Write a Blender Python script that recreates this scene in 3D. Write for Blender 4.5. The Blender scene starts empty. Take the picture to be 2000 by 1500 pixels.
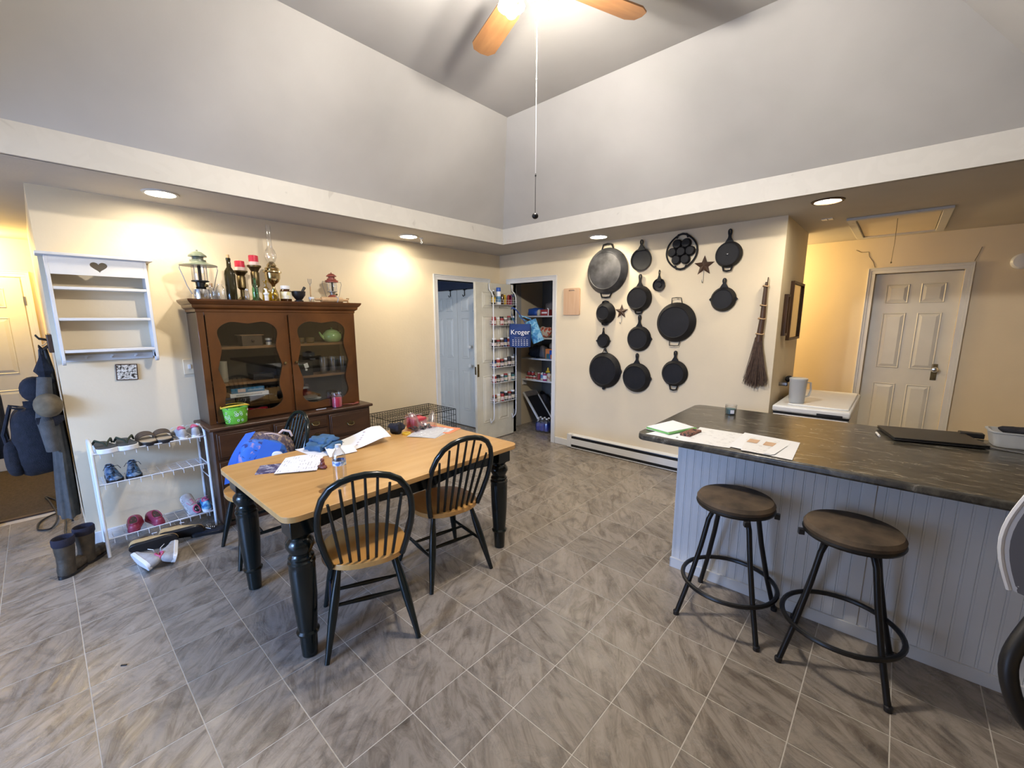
import bpy, math, random
from math import pi, sin, cos, radians, atan2, sqrt
from mathutils import Matrix, Vector, noise
from mathutils.geometry import tessellate_polygon
random.seed(7)
S = bpy.context.scene
COL = S.collection

# ------------------------------------------------------------------ camera, light, exposure
CAMP = Vector((4.1344, -4.3833, 1.5847))
FPX, PX, PY = 831.0, 990.56, 768.64
_y, _t, _r = radians(42.4184), radians(9.836), radians(-0.2511)
FW = Vector((-sin(_y)*cos(_t), cos(_y)*cos(_t), -sin(_t)))
_R = Vector((cos(_y), sin(_y), 0)); _U = _R.cross(FW)
RT = _R*cos(_r)+_U*sin(_r); UP = -_R*sin(_r)+_U*cos(_r)
cd = bpy.data.cameras.new('camera'); cam = bpy.data.objects.new('camera', cd); COL.objects.link(cam)
cd.sensor_width = 36; cd.lens = FPX/2000*36; cd.clip_start = .02
cd.shift_x = (1000-PX)/2000; cd.shift_y = (PY-750)/2000
m = Matrix((RT, UP, -FW)).transposed().to_4x4(); m.translation = CAMP; cam.matrix_world = m
S.camera = cam

W = bpy.data.worlds.new('daylight'); S.world = W; W.use_nodes = True
W.node_tree.nodes['Background'].inputs[0].default_value = (.38, .58, 1, 1)
W.node_tree.nodes['Background'].inputs[1].default_value = 3.2
S.view_settings.view_transform = 'Standard'; S.view_settings.look = 'None'
S.view_settings.gamma = 1; S.view_settings.use_curve_mapping = False
S.view_settings.exposure = 0.16
S.cycles.max_bounces = 8; S.cycles.diffuse_bounces = 4; S.cycles.glossy_bounces = 3
S.cycles.transparent_max_bounces = 16; S.cycles.caustics_reflective = False; S.cycles.caustics_refractive = False
S.cycles.sample_clamp_indirect = 4

def lamp(kind, name, loc, power, col, rot=(0,0,0), **kw):
    d = bpy.data.lights.new(name, kind); d.energy = power; d.color = col
    for k, v in kw.items(): setattr(d, k, v)
    o = bpy.data.objects.new(name, d); COL.objects.link(o); o.location = loc; o.rotation_euler = rot
    return o
# daylight lamps for an assumed, unseen glass door behind the photographer
lamp('AREA', 'sky_light', (2.9,-9.8,2.6), 470, (.27,.49,1), (radians(85),0,radians(24)), shape='RECTANGLE', size=2.2, size_y=.8)
lamp('AREA', 'assumed_window_light', (2.0,-6.95,1.15), 42, (.42,.60,1), (radians(90),0,0), shape='RECTANGLE', size=2.4, size_y=1.9)
# recessed cans, three warm ones over the left and pan walls, one near the freezer
CANS = [(.335,-3.695), (.285,-1.667), (1.698,-.285), (3.637,-.32)]
for q in CANS:
    lamp('SPOT', 'can_light', (q[0], q[1], 2.425), 15 if q[0]<3 else 6, (1,.80,.52), spot_size=radians(128), spot_blend=.35, shadow_soft_size=.05)
lamp('POINT', 'assumed_hall_lamp', (-2.45,-4.80,2.25), 52, (1,.70,.24), shadow_soft_size=.08)  # unseen lamp, assumed from the yellow light in the hall
lamp('POINT', 'assumed_back_hall_lamp', (2.5,1.45,2.15), 52, (1,.75,.36), shadow_soft_size=.08)  # unseen lamp, assumed from the yellow light on the back wall

lamp('AREA', 'passage_fill_light', (-1.0,-2.6,1.4), 17, (.56,.73,1), (radians(90),0,0), shape='RECTANGLE', size=.5, size_y=1.3)  # added fill lamp brightening the folding door; this passage has no window
# ------------------------------------------------------------------ materials
def nd(nt, t, **kw):
    n = nt.nodes.new(t)
    for k, v in kw.items():
        if k in n.inputs.keys(): n.inputs[k].default_value = v
        else: setattr(n, k, v)
    return n
def base(name, col, rough=.5, metal=0., spec=.5):
    mt = bpy.data.materials.new(name); mt.use_nodes = True
    b = mt.node_tree.nodes['Principled BSDF']
    b.inputs['Base Color'].default_value = (*col, 1); b.inputs['Roughness'].default_value = rough
    b.inputs['Metallic'].default_value = metal; b.inputs['Specular IOR Level'].default_value = spec
    return mt, mt.node_tree, b
def ramp(nt, stops):
    r = nt.nodes.new('ShaderNodeValToRGB'); e = r.color_ramp.elements
    while len(e) < len(stops): e.new(.5)
    for q, (p, c) in zip(e, stops): q.position = p; q.color = (*c, 1)
    return r
def mul(c, k): return tuple(min(1, x*k) for x in c)
def mat(name, col, rough=.5, metal=0., var=.06, scale=6., bump=0., bscale=80., stretch=(1,1,1), spec=.5, col2=None):
    mt, nt, b = base(name, col, rough, metal, spec)
    tc = nd(nt, 'ShaderNodeTexCoord'); mp = nd(nt, 'ShaderNodeMapping'); mp.inputs['Scale'].default_value = stretch
    nt.links.new(tc.outputs['Object'], mp.inputs['Vector'])
    if var or col2:
        n = nd(nt, 'ShaderNodeTexNoise', Scale=scale, Detail=4.)
        nt.links.new(mp.outputs[0], n.inputs['Vector'])
        r = ramp(nt, [(.3, mul(col, 1-var)), (.7, col2 or mul(col, 1+var))])
        nt.links.new(n.outputs['Fac'], r.inputs[0]); nt.links.new(r.outputs[0], b.inputs['Base Color'])
    if bump:
        n2 = nd(nt, 'ShaderNodeTexNoise', Scale=bscale, Detail=3.); bp = nd(nt, 'ShaderNodeBump', Strength=bump, Distance=.01)
        nt.links.new(mp.outputs[0], n2.inputs['Vector']); nt.links.new(n2.outputs['Fac'], bp.inputs['Height'])
        nt.links.new(bp.outputs[0], b.inputs['Normal'])
    return mt
def wood(name, c1, c2, rough=.35, scale=3., stretch=(14,1,1), bump=.05, spec=.5, coat=0.):
    mt, nt, b = base(name, c1, rough, 0, spec)
    b.inputs['Coat Weight'].default_value = coat
    tc = nd(nt, 'ShaderNodeTexCoord'); mp = nd(nt, 'ShaderNodeMapping'); mp.inputs['Scale'].default_value = stretch
    n = nd(nt, 'ShaderNodeTexNoise', Scale=scale, Detail=6., Distortion=.6, Roughness=.6)
    r = ramp(nt, [(.28, c1), (.72, c2)])
    nt.links.new(tc.outputs['Object'], mp.inputs['Vector']); nt.links.new(mp.outputs[0], n.inputs['Vector'])
    nt.links.new(n.outputs['Fac'], r.inputs[0]); nt.links.new(r.outputs[0], b.inputs['Base Color'])
    if bump:
        bp = nd(nt, 'ShaderNodeBump', Strength=bump, Distance=.01)
        nt.links.new(n.outputs['Fac'], bp.inputs['Height']); nt.links.new(bp.outputs[0], b.inputs['Normal'])
    return mt
def glass(name, tint=(1,1,1), k=.1, rough=.03):
    mt = bpy.data.materials.new(name); mt.use_nodes = True; nt = mt.node_tree; nt.nodes.clear()
    o = nd(nt, 'ShaderNodeOutputMaterial'); mx = nd(nt, 'ShaderNodeMixShader')
    t = nd(nt, 'ShaderNodeBsdfTransparent', Color=(*tint,1)); g = nd(nt, 'ShaderNodeBsdfGlossy', Roughness=rough)
    lw = nd(nt, 'ShaderNodeLayerWeight', Blend=.35); mt_ = nd(nt, 'ShaderNodeMath', operation='MULTIPLY_ADD'); mt_.inputs[1].default_value = .75; mt_.inputs[2].default_value = k
    nt.links.new(lw.outputs['Facing'], mt_.inputs[0]); nt.links.new(mt_.outputs[0], mx.inputs[0])
    nt.links.new(t.outputs[0], mx.inputs[1]); nt.links.new(g.outputs[0], mx.inputs[2]); nt.links.new(mx.outputs[0], o.inputs[0])
    return mt
def emit(name, col, st):
    mt, nt, b = base(name, (.9,.9,.85), .4)
    b.inputs['Emission Color'].default_value = (*col,1); b.inputs['Emission Strength'].default_value = st
    return mt
def milky(name, col, alpha=.45, rough=.3):
    mt, nt, b = base(name, col, rough); b.inputs['Alpha'].default_value = alpha; return mt
def patch(name, c1, c2, c3, scale=20., rough=.6, thr=(.45,.5)):   # mottled three-colour print
    mt, nt, b = base(name, c1, rough)
    tc = nd(nt, 'ShaderNodeTexCoord'); n = nd(nt, 'ShaderNodeTexNoise', Scale=scale, Detail=2., Distortion=1.2)
    r = ramp(nt, [(thr[0]-.06, c1), (thr[0], c2), (thr[1], c2), (thr[1]+.06, c3)])
    nt.links.new(tc.outputs['Object'], n.inputs['Vector']); nt.links.new(n.outputs['Fac'], r.inputs[0]); nt.links.new(r.outputs[0], b.inputs['Base Color'])
    return mt
def printed(name, col=(.82,.82,.82), ink=(.25,.25,.27), rows=60., cover=.5, axis=1, rough=.55):   # paper with rows of print
    mt, nt, b = base(name, col, rough)
    tc = nd(nt, 'ShaderNodeTexCoord'); sp = nd(nt, 'ShaderNodeSeparateXYZ'); nt.links.new(tc.outputs['Object'], sp.inputs[0])
    mu = nd(nt, 'ShaderNodeMath', operation='MULTIPLY'); mu.inputs[1].default_value = rows
    nt.links.new(sp.outputs[axis], mu.inputs[0]); fr = nd(nt, 'ShaderNodeMath', operation='FRACT'); nt.links.new(mu.outputs[0], fr.inputs[0])
    lt = nd(nt, 'ShaderNodeMath', operation='LESS_THAN'); lt.inputs[1].default_value = .35; nt.links.new(fr.outputs[0], lt.inputs[0])
    n = nd(nt, 'ShaderNodeTexNoise', Scale=28., Detail=3.); nt.links.new(tc.outputs['Object'], n.inputs['Vector'])
    g = nd(nt, 'ShaderNodeMath', operation='GREATER_THAN'); g.inputs[1].default_value = 1-cover; nt.links.new(n.outputs['Fac'], g.inputs[0])
    m2 = nd(nt, 'ShaderNodeMath', operation='MULTIPLY'); nt.links.new(lt.outputs[0], m2.inputs[0]); nt.links.new(g.outputs[0], m2.inputs[1])
    mx = nd(nt, 'ShaderNodeMix', data_type='RGBA'); mx.inputs[6].default_value = (*col,1); mx.inputs[7].default_value = (*ink,1)
    nt.links.new(m2.outputs[0], mx.inputs[0]); nt.links.new(mx.outputs[2], b.inputs['Base Color'])
    return mt

M = {}
M['wall'] = mat('cream wall paint', (.73,.62,.445), .62, var=.035, scale=2.2, bump=.08, bscale=40)
M['vault'] = mat('dingy white vault paint', (.50,.49,.475), .7, var=.09, scale=1.3, bump=.05, bscale=30)
M['soffit'] = mat('dull soffit paint', (.47,.44,.40), .75, var=.05, scale=2, bump=.06, bscale=60)
M['fascia'] = patch('white fascia paint', (.60,.58,.54), (.585,.565,.525), (.50,.48,.445), 7., .55, (.50,.67))
M['trim'] = mat('white trim enamel', (.66,.66,.66), .38, var=.04, scale=5)
M['door'] = mat('off-white door enamel', (.62,.61,.57), .42, var=.05, scale=4)
M['pantrydoor'] = mat('scuffed door enamel', (.60,.58,.50), .45, var=.08, scale=7)
M['bluedoor'] = mat('white folding door enamel', (.66,.68,.70), .42, var=.03, scale=4)
M['fanwood']=wood('fan blade wood',(.20,.09,.035),(.30,.15,.06),.4,3,(1,8,1),.02)
M['dark'] = mat('shade-toned pantry paint', (.17,.15,.125), .7, var=.08)  # shade of the pantry interior is put into this wall colour
M['grout'] = mat('light grout', (.56,.52,.46), .6, var=.08, scale=30)
M['carpet'] = mat('brown carpet', (.07,.05,.03), .95, var=.3, scale=60, bump=.6, bscale=250)
M['iron'] = mat('seasoned cast iron', (.008,.008,.010), .55, .0, var=.3, scale=8, bump=.2, bscale=260, spec=.28)
M['ironsheen'] = mat('cast iron with painted sheen', (.016,.016,.018), .42, .1, var=.4, scale=7, bump=.2, bscale=200, col2=(.085,.085,.092), stretch=(1,1,1.0))  # paler noise patches paint the sheen on the largest pan
M['blackpaint'] = mat('dark green-black gloss paint', (.0045,.009,.009), .2, var=.2, scale=9)
M['black'] = mat('black metal', (.012,.012,.013), .35, .3, var=.2)
M['blackplastic'] = mat('black plastic', (.012,.012,.014), .4, var=.15)
M['blackcloth'] = mat('black cloth', (.012,.012,.018), .9, var=.4, scale=30, bump=.4, bscale=160)
M['greycloth'] = mat('grey twill cloth', (.075,.072,.068), .9, var=.2, scale=24, bump=.4, bscale=200)
M['brown'] = mat('dark brown wood', (.06,.028,.014), .5, var=.3)
M['hutch'] = wood('walnut stained maple', (.040,.012,.003), (.140,.050,.011), .3, 2.2, (1,1,1), .04, coat=.25)
M['hutchdark'] = wood('dark walnut', (.032,.014,.007), (.075,.032,.014), .34, 2.5, (1,1,5), .04)
M['hutchside'] = wood('hutch side walnut', (.050,.031,.019), (.085,.053,.032), .36, 2.5, (4,4,1), .04)
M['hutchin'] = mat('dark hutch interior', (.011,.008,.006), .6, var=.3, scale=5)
M['shelfwood'] = wood('shelf edge wood', (.17,.085,.032), (.26,.135,.055), .4, 4, (1,1,1), .03)
M['tabletop'] = wood('honey butcher block', (.50,.275,.095), (.62,.37,.145), .27, 1.7, (9,1.0,1), .02, coat=.15)
M['seatwood'] = wood('honey seat wood', (.50,.25,.07), (.64,.35,.11), .25, 2.0, (8,1,1), .02, coat=.2)
M['cutboard'] = wood('pale maple board', (.50,.31,.185), (.60,.40,.26), .5, 3, (12,1,1), .03)
M['palewood'] = wood('worn rolling pin wood', (.42,.26,.13), (.58,.38,.21), .5, 3, (1,8,8), .03)
M['brass'] = mat('brass', (.58,.47,.27), .18, 1., var=.12, scale=12)
M['agedbrass'] = mat('aged brass', (.16,.12,.06), .4, 1., var=.35, scale=20)
M['chrome'] = mat('chrome', (.70,.70,.72), .14, 1., var=.05)
M['steel'] = mat('dull steel', (.35,.34,.33), .35, 1., var=.1)
M['whiteplastic'] = mat('white plastic', (.74,.75,.77), .35, var=.03)
M['white'] = mat('white enamel wire', (.72,.74,.78), .32, var=.02)
M['whitepaint'] = mat('white shelf paint', (.66,.66,.66), .42, var=.05, scale=6)
M['paper'] = mat('white paper', (.80,.81,.84), .6, var=.02, scale=3)
M['glass'] = glass('clear glass')
M['pane'] = glass('hutch pane glass', (.94,.95,.93), .035, .02)
M['greenglass'] = glass('green glass', (.35,.78,.42), .12)
M['darkglass'] = mat('dark bottle glass', (.022,.018,.006), .08, var=.2)
M['yellowglass'] = glass('yellow glass', (.86,.72,.12), .12)
M['amber'] = mat('amber jar glass', (.05,.02,.006), .12, var=.2)
M['frost'] = milky('frosted plastic', (.62,.64,.66), .62)
M['clearplastic'] = glass('clear plastic', (.95,.96,.97), .12, .12)
M['bulb'] = emit('lit bulb', (1,.915,.80), 1500.)
M['canlens'] = emit('lit can lens', (1,.90,.70), 110.)
M['red'] = mat('red wax', (.55,.02,.05), .4, var=.1)
M['pinkwax'] = mat('pink wax', (.62,.05,.09), .35, var=.12)
M['palewax'] = mat('pale frosted band', (.70,.55,.52), .5, var=.05)
M['navy'] = mat('navy cloth', (.012,.04,.17), .8, var=.15, scale=10, bump=.2)
M['blue'] = mat('blue plastic', (.02,.09,.42), .4, var=.15)
M['lightblue'] = patch('light blue print', (.02,.12,.32), (.05,.24,.46), (.22,.45,.62), 16)
# ------------------------------------------------------------------ mesh builder
class MB:
    def __init__(s): s.v=[]; s.f=[]; s.m=[]
    def add(s, vs, fs, mi=0, X=None):
        n = len(s.v)
        s.v += [tuple(X @ Vector(q)) for q in vs] if X is not None else [tuple(q) for q in vs]
        s.f += [tuple(n+i for i in f) for f in fs]; s.m += [mi]*len(fs); return s
    def box(s, a, b, mi=0, X=None):
        x0,y0,z0 = a; x1,y1,z1 = b
        vs=[(x0,y0,z0),(x1,y0,z0),(x1,y1,z0),(x0,y1,z0),(x0,y0,z1),(x1,y0,z1),(x1,y1,z1),(x0,y1,z1)]
        return s.add(vs, [(0,3,2,1),(4,5,6,7),(0,1,5,4),(1,2,6,5),(2,3,7,6),(3,0,4,7)], mi, X)
    def rings(s, R, mi=0, X=None, cap=(1,1), closed=True):
        n = len(R[0]); vs=[p for r in R for p in r]; fs=[]
        for i in range(len(R)-1):
            for j in range(n if closed else n-1):
                k=(j+1)%n; fs.append((i*n+j, i*n+k, (i+1)*n+k, (i+1)*n+j))
        if cap[0]: fs.append(tuple(range(n))[::-1])
        if cap[1]: fs.append(tuple((len(R)-1)*n+j for j in range(n)))
        return s.add(vs, fs, mi, X)
    def lathe(s, pr, seg=20, mi=0, X=None, cap=(1,1), sx=1, sy=1):
        return s.rings([[(max(r,1e-5)*cos(2*pi*j/seg)*sx, max(r,1e-5)*sin(2*pi*j/seg)*sy, z) for j in range(seg)] for r,z in pr], mi, X, cap)
    def tube(s, pts, r, seg=7, mi=0, X=None, closed=False):
        P=[Vector(p) for p in pts]; n=len(P); rr = r if isinstance(r,(list,tuple)) else [r]*n
        R=[]; up=None
        for i in range(n):
            if closed: t=(P[(i+1)%n]-P[i-1])
            else: t=P[min(i+1,n-1)]-P[max(i-1,0)]
            t.normalize()
            if up is None: up = Vector((0,0,1)) if abs(t.z)<.9 else Vector((1,0,0))
            a=up.cross(t)
            if a.length<1e-6: a=Vector((0,1,0)).cross(t)
            a.normalize(); b=t.cross(a); up=b
            R.append([tuple(P[i]+(a*cos(2*pi*j/seg)+b*sin(2*pi*j/seg))*rr[i]) for j in range(seg)])
        if closed: R.append(R[0])
        return s.rings(R, mi, X, (0,0) if closed else (1,1))
    def prism(s, poly, z0, z1, mi=0, X=None, holes=()):
        loops=[list(poly)]+[list(h) for h in holes]; flat=[p for l in loops for p in l]; n=len(flat)
        tri=tessellate_polygon([[Vector((p[0],p[1],0)) for p in l] for l in loops])
        vs=[(p[0],p[1],z0) for p in flat]+[(p[0],p[1],z1) for p in flat]
        fs=[]
        for t in tri:
            a,b,c=[Vector(flat[i]) for i in t]
            if (b-a).cross(c-a) < 0: t=t[::-1]
            fs.append(tuple(t)[::-1]); fs.append(tuple(i+n for i in t))
        o=0
        for li,l in enumerate(loops):
            k=len(l); ar=sum(l[i][0]*l[(i+1)%k][1]-l[(i+1)%k][0]*l[i][1] for i in range(k))
            flip = (ar<0) != (li>0)
            for i in range(k):
                j=(i+1)%k; q=(o+i,o+j,o+j+n,o+i+n); fs.append(q[::-1] if flip else q)
            o+=k
        return s.add(vs, fs, mi, X)
    def blob(s, c, r, mi=0, X=None, e=1., seg=18, rn=10, nz=0., ns=6.):
        R=[]
        def sg(v,p): return math.copysign(abs(v)**p, v)
        for i in range(rn+1):
            a=-pi/2+pi*i/rn; a=max(-pi/2+.02,min(pi/2-.02,a)); ring=[]
            for j in range(seg):
                b=2*pi*j/seg
                p=Vector((sg(cos(a),e)*sg(cos(b),e)*r[0], sg(cos(a),e)*sg(sin(b),e)*r[1], sg(sin(a),e)*r[2]))
                if nz: p*=1+nz*noise.noise(Vector((p.x*ns+c[0]*9,p.y*ns+c[1]*9,p.z*ns)))
                ring.append((c[0]+p.x,c[1]+p.y,c[2]+p.z))
            R.append(ring)
        return s.rings(R, mi, X)
    def sheet(s, fn, nu, nv, th=0., mi=0, X=None):
        vs=[]; 
        for i in range(nu+1):
            for j in range(nv+1): vs.append(Vector(fn(i/nu, j/nv)))
        fs=[(i*(nv+1)+j,(i+1)*(nv+1)+j,(i+1)*(nv+1)+j+1,i*(nv+1)+j+1) for i in range(nu) for j in range(nv)]
        if not th: return s.add(vs, fs, mi, X)
        n=len(vs); low=[v-Vector((0,0,th)) if isinstance(th,float) else v-Vector(th) for v in vs]
        rim=[i*(nv+1) for i in range(nu+1)]+[nu*(nv+1)+j for j in range(1,nv+1)]+[i*(nv+1)+nv for i in range(nu-1,-1,-1)]+[j for j in range(nv-1,0,-1)]
        f2=[tuple(n+q for q in f)[::-1] for f in fs]+[(rim[k],n+rim[k],n+rim[(k+1)%len(rim)],rim[(k+1)%len(rim)]) for k in range(len(rim))]
        return s.add(vs+low, fs+f2, mi, X)
    def mesh(s, name, mats, smooth=True, ang=38):
        me=bpy.data.meshes.new(name); me.from_pydata(s.v, [], s.f); 
        for q in (mats if isinstance(mats,(list,tuple)) else [mats]): me.materials.append(M[q] if isinstance(q,str) else q)
        me.polygons.foreach_set('material_index', s.m); me.update()
        if smooth:
            me.polygons.foreach_set('use_smooth', [True]*len(me.polygons)); me.set_sharp_from_angle(angle=radians(ang))
        return me
    def build(s, name, mats, parent=None, bev=0., smooth=True, ang=38, label=None, loc=None, seg=2):
        o=bpy.data.objects.new(name, s.mesh(name, mats, smooth, ang)); COL.objects.link(o)
        if parent is not None: o.parent=parent
        if loc is not None: o.location=loc
        if bev:
            b=o.modifiers.new('bevel','BEVEL'); b.width=bev; b.segments=seg; b.limit_method='ANGLE'; b.angle_limit=radians(40)
        if label: o['label']=label
        return o
def tag(o, label, cat, group=None, kind=None):
    o['label']=label; o['category']=cat
    if group: o['group']=group
    if kind: o['kind']=kind
    return o
def thing(name, label, cat, loc=(0,0,0), rz=0., group=None, rot=None):
    o=bpy.data.objects.new(name, None); COL.objects.link(o); o.empty_display_size=.05
    o.location=loc; o.rotation_euler = rot or (0,0,rz); return tag(o,label,cat,group)
def struct(o, label=None):
    o['kind']='structure'
    if label: o['label']=label
    return o
def sempty(name, label=None, loc=(0,0,0), rz=0.):
    o=bpy.data.objects.new(name, None); COL.objects.link(o); o.location=loc; o.rotation_euler=(0,0,rz); return struct(o,label)
def kids(o): return [c for c in bpy.data.objects if c.parent is o]
def dup(root, loc, rz=None, label=None):
    kid={}
    for o in bpy.data.objects:
        if o.parent is not None: kid.setdefault(o.parent.name, []).append(o)
    def cp(o, par):
        c=o.copy(); COL.objects.link(c); c.parent=par
        for k in kid.get(o.name, []): cp(k, c)
        return c
    r=cp(root, None); r.location=loc
    if rz is not None: r.rotation_euler=(0,0,rz)
    if label: r['label']=label
    return r
def T(x=0,y=0,z=0): return Matrix.Translation((x,y,z))
def RX(a): return Matrix.Rotation(radians(a),4,'X')
def RY(a): return Matrix.Rotation(radians(a),4,'Y')
def RZ(a): return Matrix.Rotation(radians(a),4,'Z')
def rrect(x0,y0,x1,y1,r,n=5):
    P=[]
    for cx,cy,a0 in ((x1-r,y1-r,0),(x0+r,y1-r,90),(x0+r,y0+r,180),(x1-r,y0+r,270)):
        for i in range(n+1):
            a=radians(a0+90*i/n); P.append((cx+r*cos(a),cy+r*sin(a)))
    return P
def circ(r,n=24,cx=0,cy=0,a0=0): return [(cx+r*cos(a0+2*pi*i/n),cy+r*sin(a0+2*pi*i/n)) for i in range(n)]
def text(name, body, size, matname, parent, X, ext=.0008, align='CENTER'):
    c=bpy.data.curves.new(name,'FONT'); c.body=body; c.size=size; c.extrude=ext; c.align_x=align; c.align_y='CENTER'
    t=bpy.data.objects.new('tmp',c); COL.objects.link(t)
    dg=bpy.context.evaluated_depsgraph_get(); me=bpy.data.meshes.new_from_object(t.evaluated_get(dg))
    bpy.data.objects.remove(t); me.materials.clear(); me.materials.append(M[matname]); me.transform(X)
    o=bpy.data.objects.new(name, me); COL.objects.link(o); o.parent=parent; return o
# ------------------------------------------------------------------ floor
def tile_mat():
    mt, nt, b = base('slate-look tile', (.4,.36,.32), .3)
    g=nd(nt,'ShaderNodeNewGeometry'); oi=nd(nt,'ShaderNodeObjectInfo'); cmb=nd(nt,'ShaderNodeCombineXYZ')
    mk=nd(nt,'ShaderNodeMath',operation='MULTIPLY'); mk.inputs[1].default_value=37.; nt.links.new(oi.outputs['Random'],mk.inputs[0])
    nt.links.new(mk.outputs[0],cmb.inputs[2]); va=nd(nt,'ShaderNodeVectorMath',operation='ADD')
    nt.links.new(g.outputs['Position'],va.inputs[0]); nt.links.new(cmb.outputs[0],va.inputs[1])
    rot=nd(nt,'ShaderNodeVectorRotate',rotation_type='Z_AXIS'); nt.links.new(va.outputs[0],rot.inputs['Vector'])
    m3=nd(nt,'ShaderNodeMath',operation='MULTIPLY_ADD'); m3.inputs[1].default_value=1.0; m3.inputs[2].default_value=.25
    nt.links.new(oi.outputs['Random'],m3.inputs[0]); nt.links.new(m3.outputs[0],rot.inputs['Angle'])
    mp=nd(nt,'ShaderNodeMapping'); mp.inputs['Scale'].default_value=(1.6,5.5,1); nt.links.new(rot.outputs[0],mp.inputs[0])
    n=nd(nt,'ShaderNodeTexNoise',Scale=2.6,Detail=9.,Roughness=.68,Distortion=1.1); nt.links.new(mp.outputs[0],n.inputs['Vector'])
    r=ramp(nt,[(.30,(.128,.103,.080)),(.43,(.202,.169,.136)),(.52,(.266,.228,.189)),(.70,(.315,.274,.230))])
    nt.links.new(n.outputs['Fac'],r.inputs[0])
    n2=nd(nt,'ShaderNodeTexNoise',Scale=7.,Detail=12.,Roughness=.78,Distortion=.8); nt.links.new(va.outputs[0],n2.inputs['Vector'])
    r2=ramp(nt,[(.36,(.60,.60,.61)),(.50,(1,1,1))]); nt.links.new(n2.outputs['Fac'],r2.inputs[0])
    mx=nd(nt,'ShaderNodeMix',data_type='RGBA',blend_type='MULTIPLY'); mx.inputs[0].default_value=1
    nt.links.new(r.outputs[0],mx.inputs[6]); nt.links.new(r2.outputs[0],mx.inputs[7])
    hs=nd(nt,'ShaderNodeHueSaturation'); m4=nd(nt,'ShaderNodeMath',operation='MULTIPLY_ADD'); m4.inputs[1].default_value=.24; m4.inputs[2].default_value=.98
    nt.links.new(oi.outputs['Random'],m4.inputs[0]); nt.links.new(m4.outputs[0],hs.inputs['Value']); nt.links.new(mx.outputs[2],hs.inputs['Color'])
    nt.links.new(hs.outputs[0],b.inputs['Base Color'])
    bp=nd(nt,'ShaderNodeBump',Strength=.6,Distance=.006); nt.links.new(n.outputs['Fac'],bp.inputs['Height']); nt.links.new(bp.outputs[0],b.inputs['Normal'])
    r3=ramp(nt,[(.3,(.34,)*3),(.7,(.15,)*3)]); nt.links.new(n2.outputs['Fac'],r3.inputs[0]); nt.links.new(r3.outputs[0],b.inputs['Roughness'])
    return mt
M['tile']=tile_mat(); M['fascia2']=M['soffit']
floor=struct(MB().box((-1.02,-7.1,-.08),(6.6,2.0,-.0012)).build('floor','grout',smooth=False),'grey-beige slate-look tile floor')
def proj(P):
    v=Vector(P)-CAMP; z=v.dot(FW)
    return None if z<.15 else (PX+FPX*v.dot(RT)/z, PY-FPX*v.dot(UP)/z, z)
TX,TY=.2885,.2937
tm=MB().box((-TX/2+.0022,-TY/2+.0022,-.004),(TX/2-.0022,TY/2-.0022,0)); 
tme=tm.mesh('tile','tile',smooth=False)
cells=[]
for i in range(-13,15):
    for j in range(-17,16):
        x=2.55+TX*(i+.5); y=-2.37+TY*(j+.5)
        if x<-.9 or x>6.4 or y<-6.9 or y>1.8: continue
        q=proj((x,y,0)); vis=q and -60<q[0]<2060 and q[1]<1560
        if y>.15 and not (x<1.2): vis=False
        if x<-.1 and y>-4.3: vis=False
        if 3.3<x and y>-1.75: vis=False
        cells.append((q[2] if vis else 99, x, y))
cells.sort()
rest=MB()
for k,(z,x,y) in enumerate(cells):
    if z<90 and k<298:
        o=bpy.data.objects.new('tile', tme); COL.objects.link(o); o.parent=floor; o.location=(x,y,0)
        o.location.z = -.0003*random.random()
    else: rest.box((x-TX/2+.0022,y-TY/2+.0022,-.004),(x+TX/2-.0022,y+TY/2-.0022,0))
o=rest.build('tile','tile',floor,smooth=False); o['kind']='stuff'
struct(MB().box((-2.95,-7.1,-.08),(-1.02,-4.2,.006)).build('floor','carpet',smooth=False),'dark brown hall carpet')
struct(MB().box((-1.03,-7.1,-.02),(-.99,-4.2,.012)).build('trim_1','brown',bev=.003),'dark threshold strip at the carpet edge')
struct(MB().box((-1.3,-4.2,-.06),(-.11,.1,-.002)).build('floor','grout',smooth=False),'floor of the closet passage')

# ------------------------------------------------------------------ walls
def wall(name, boxes, m='wall', label=None):
    w=MB()
    for a,b in boxes: w.box(a,b)
    return struct(w.build(name,m,smooth=False), label)
C=2.44
wall('wall_left', [((-.11,-4.317,0),(0,-1.09,C)),((-.11,-.27,0),(0,1.07,C)),((-.11,-1.09,2.06),(0,-.27,C))], label='cream wall behind the hutch')
wall('wall_right', [((0,0,0),(.2,.11,C)),((.91,0,0),(3.338,.11,C)),((.2,0,2.06),(.91,.11,C)),((3.228,.11,0),(3.338,1.07,C)),((1.25,.96,0),(3.228,1.07,C))], label='cream wall hung with cast-iron pans')
wall('wall_back', [((1.1,1.88,0),(3.872,1.99,C)),((4.547,1.88,0),(6.6,1.99,C)),((3.872,1.965,0),(4.547,1.99,2.06)),((3.872,1.88,2.06),(4.547,1.99,C)),((1.1,.96,0),(1.21,1.88,C))], label='yellow-lit back wall with the six-panel door')
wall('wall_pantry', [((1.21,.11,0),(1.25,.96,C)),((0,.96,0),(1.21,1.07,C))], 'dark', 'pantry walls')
wall('wall_hall', [((-2.9,-4.317,0),(-.11,-4.207,C)),((-2.9,-7.1,0),(-2.8,-4.317,C))], label='yellow-lit hall wall')
wall('wall_closet', [((-1.3,-.13,0),(-.11,-.05,C)),((-1.4,-4.2,0),(-1.3,0,C)),((-.11,-.27,2.06),(-.1,-.26,C))], label='closet passage walls')
wall('wall_east', [((6.6,-7.1,0),(6.7,1.99,C+1))])
wall('wall_light_blocker', [((3.05,-7.1,0),(3.15,-5.2,C))])  # unseen wall, added to block daylight from the right of the counter
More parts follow.
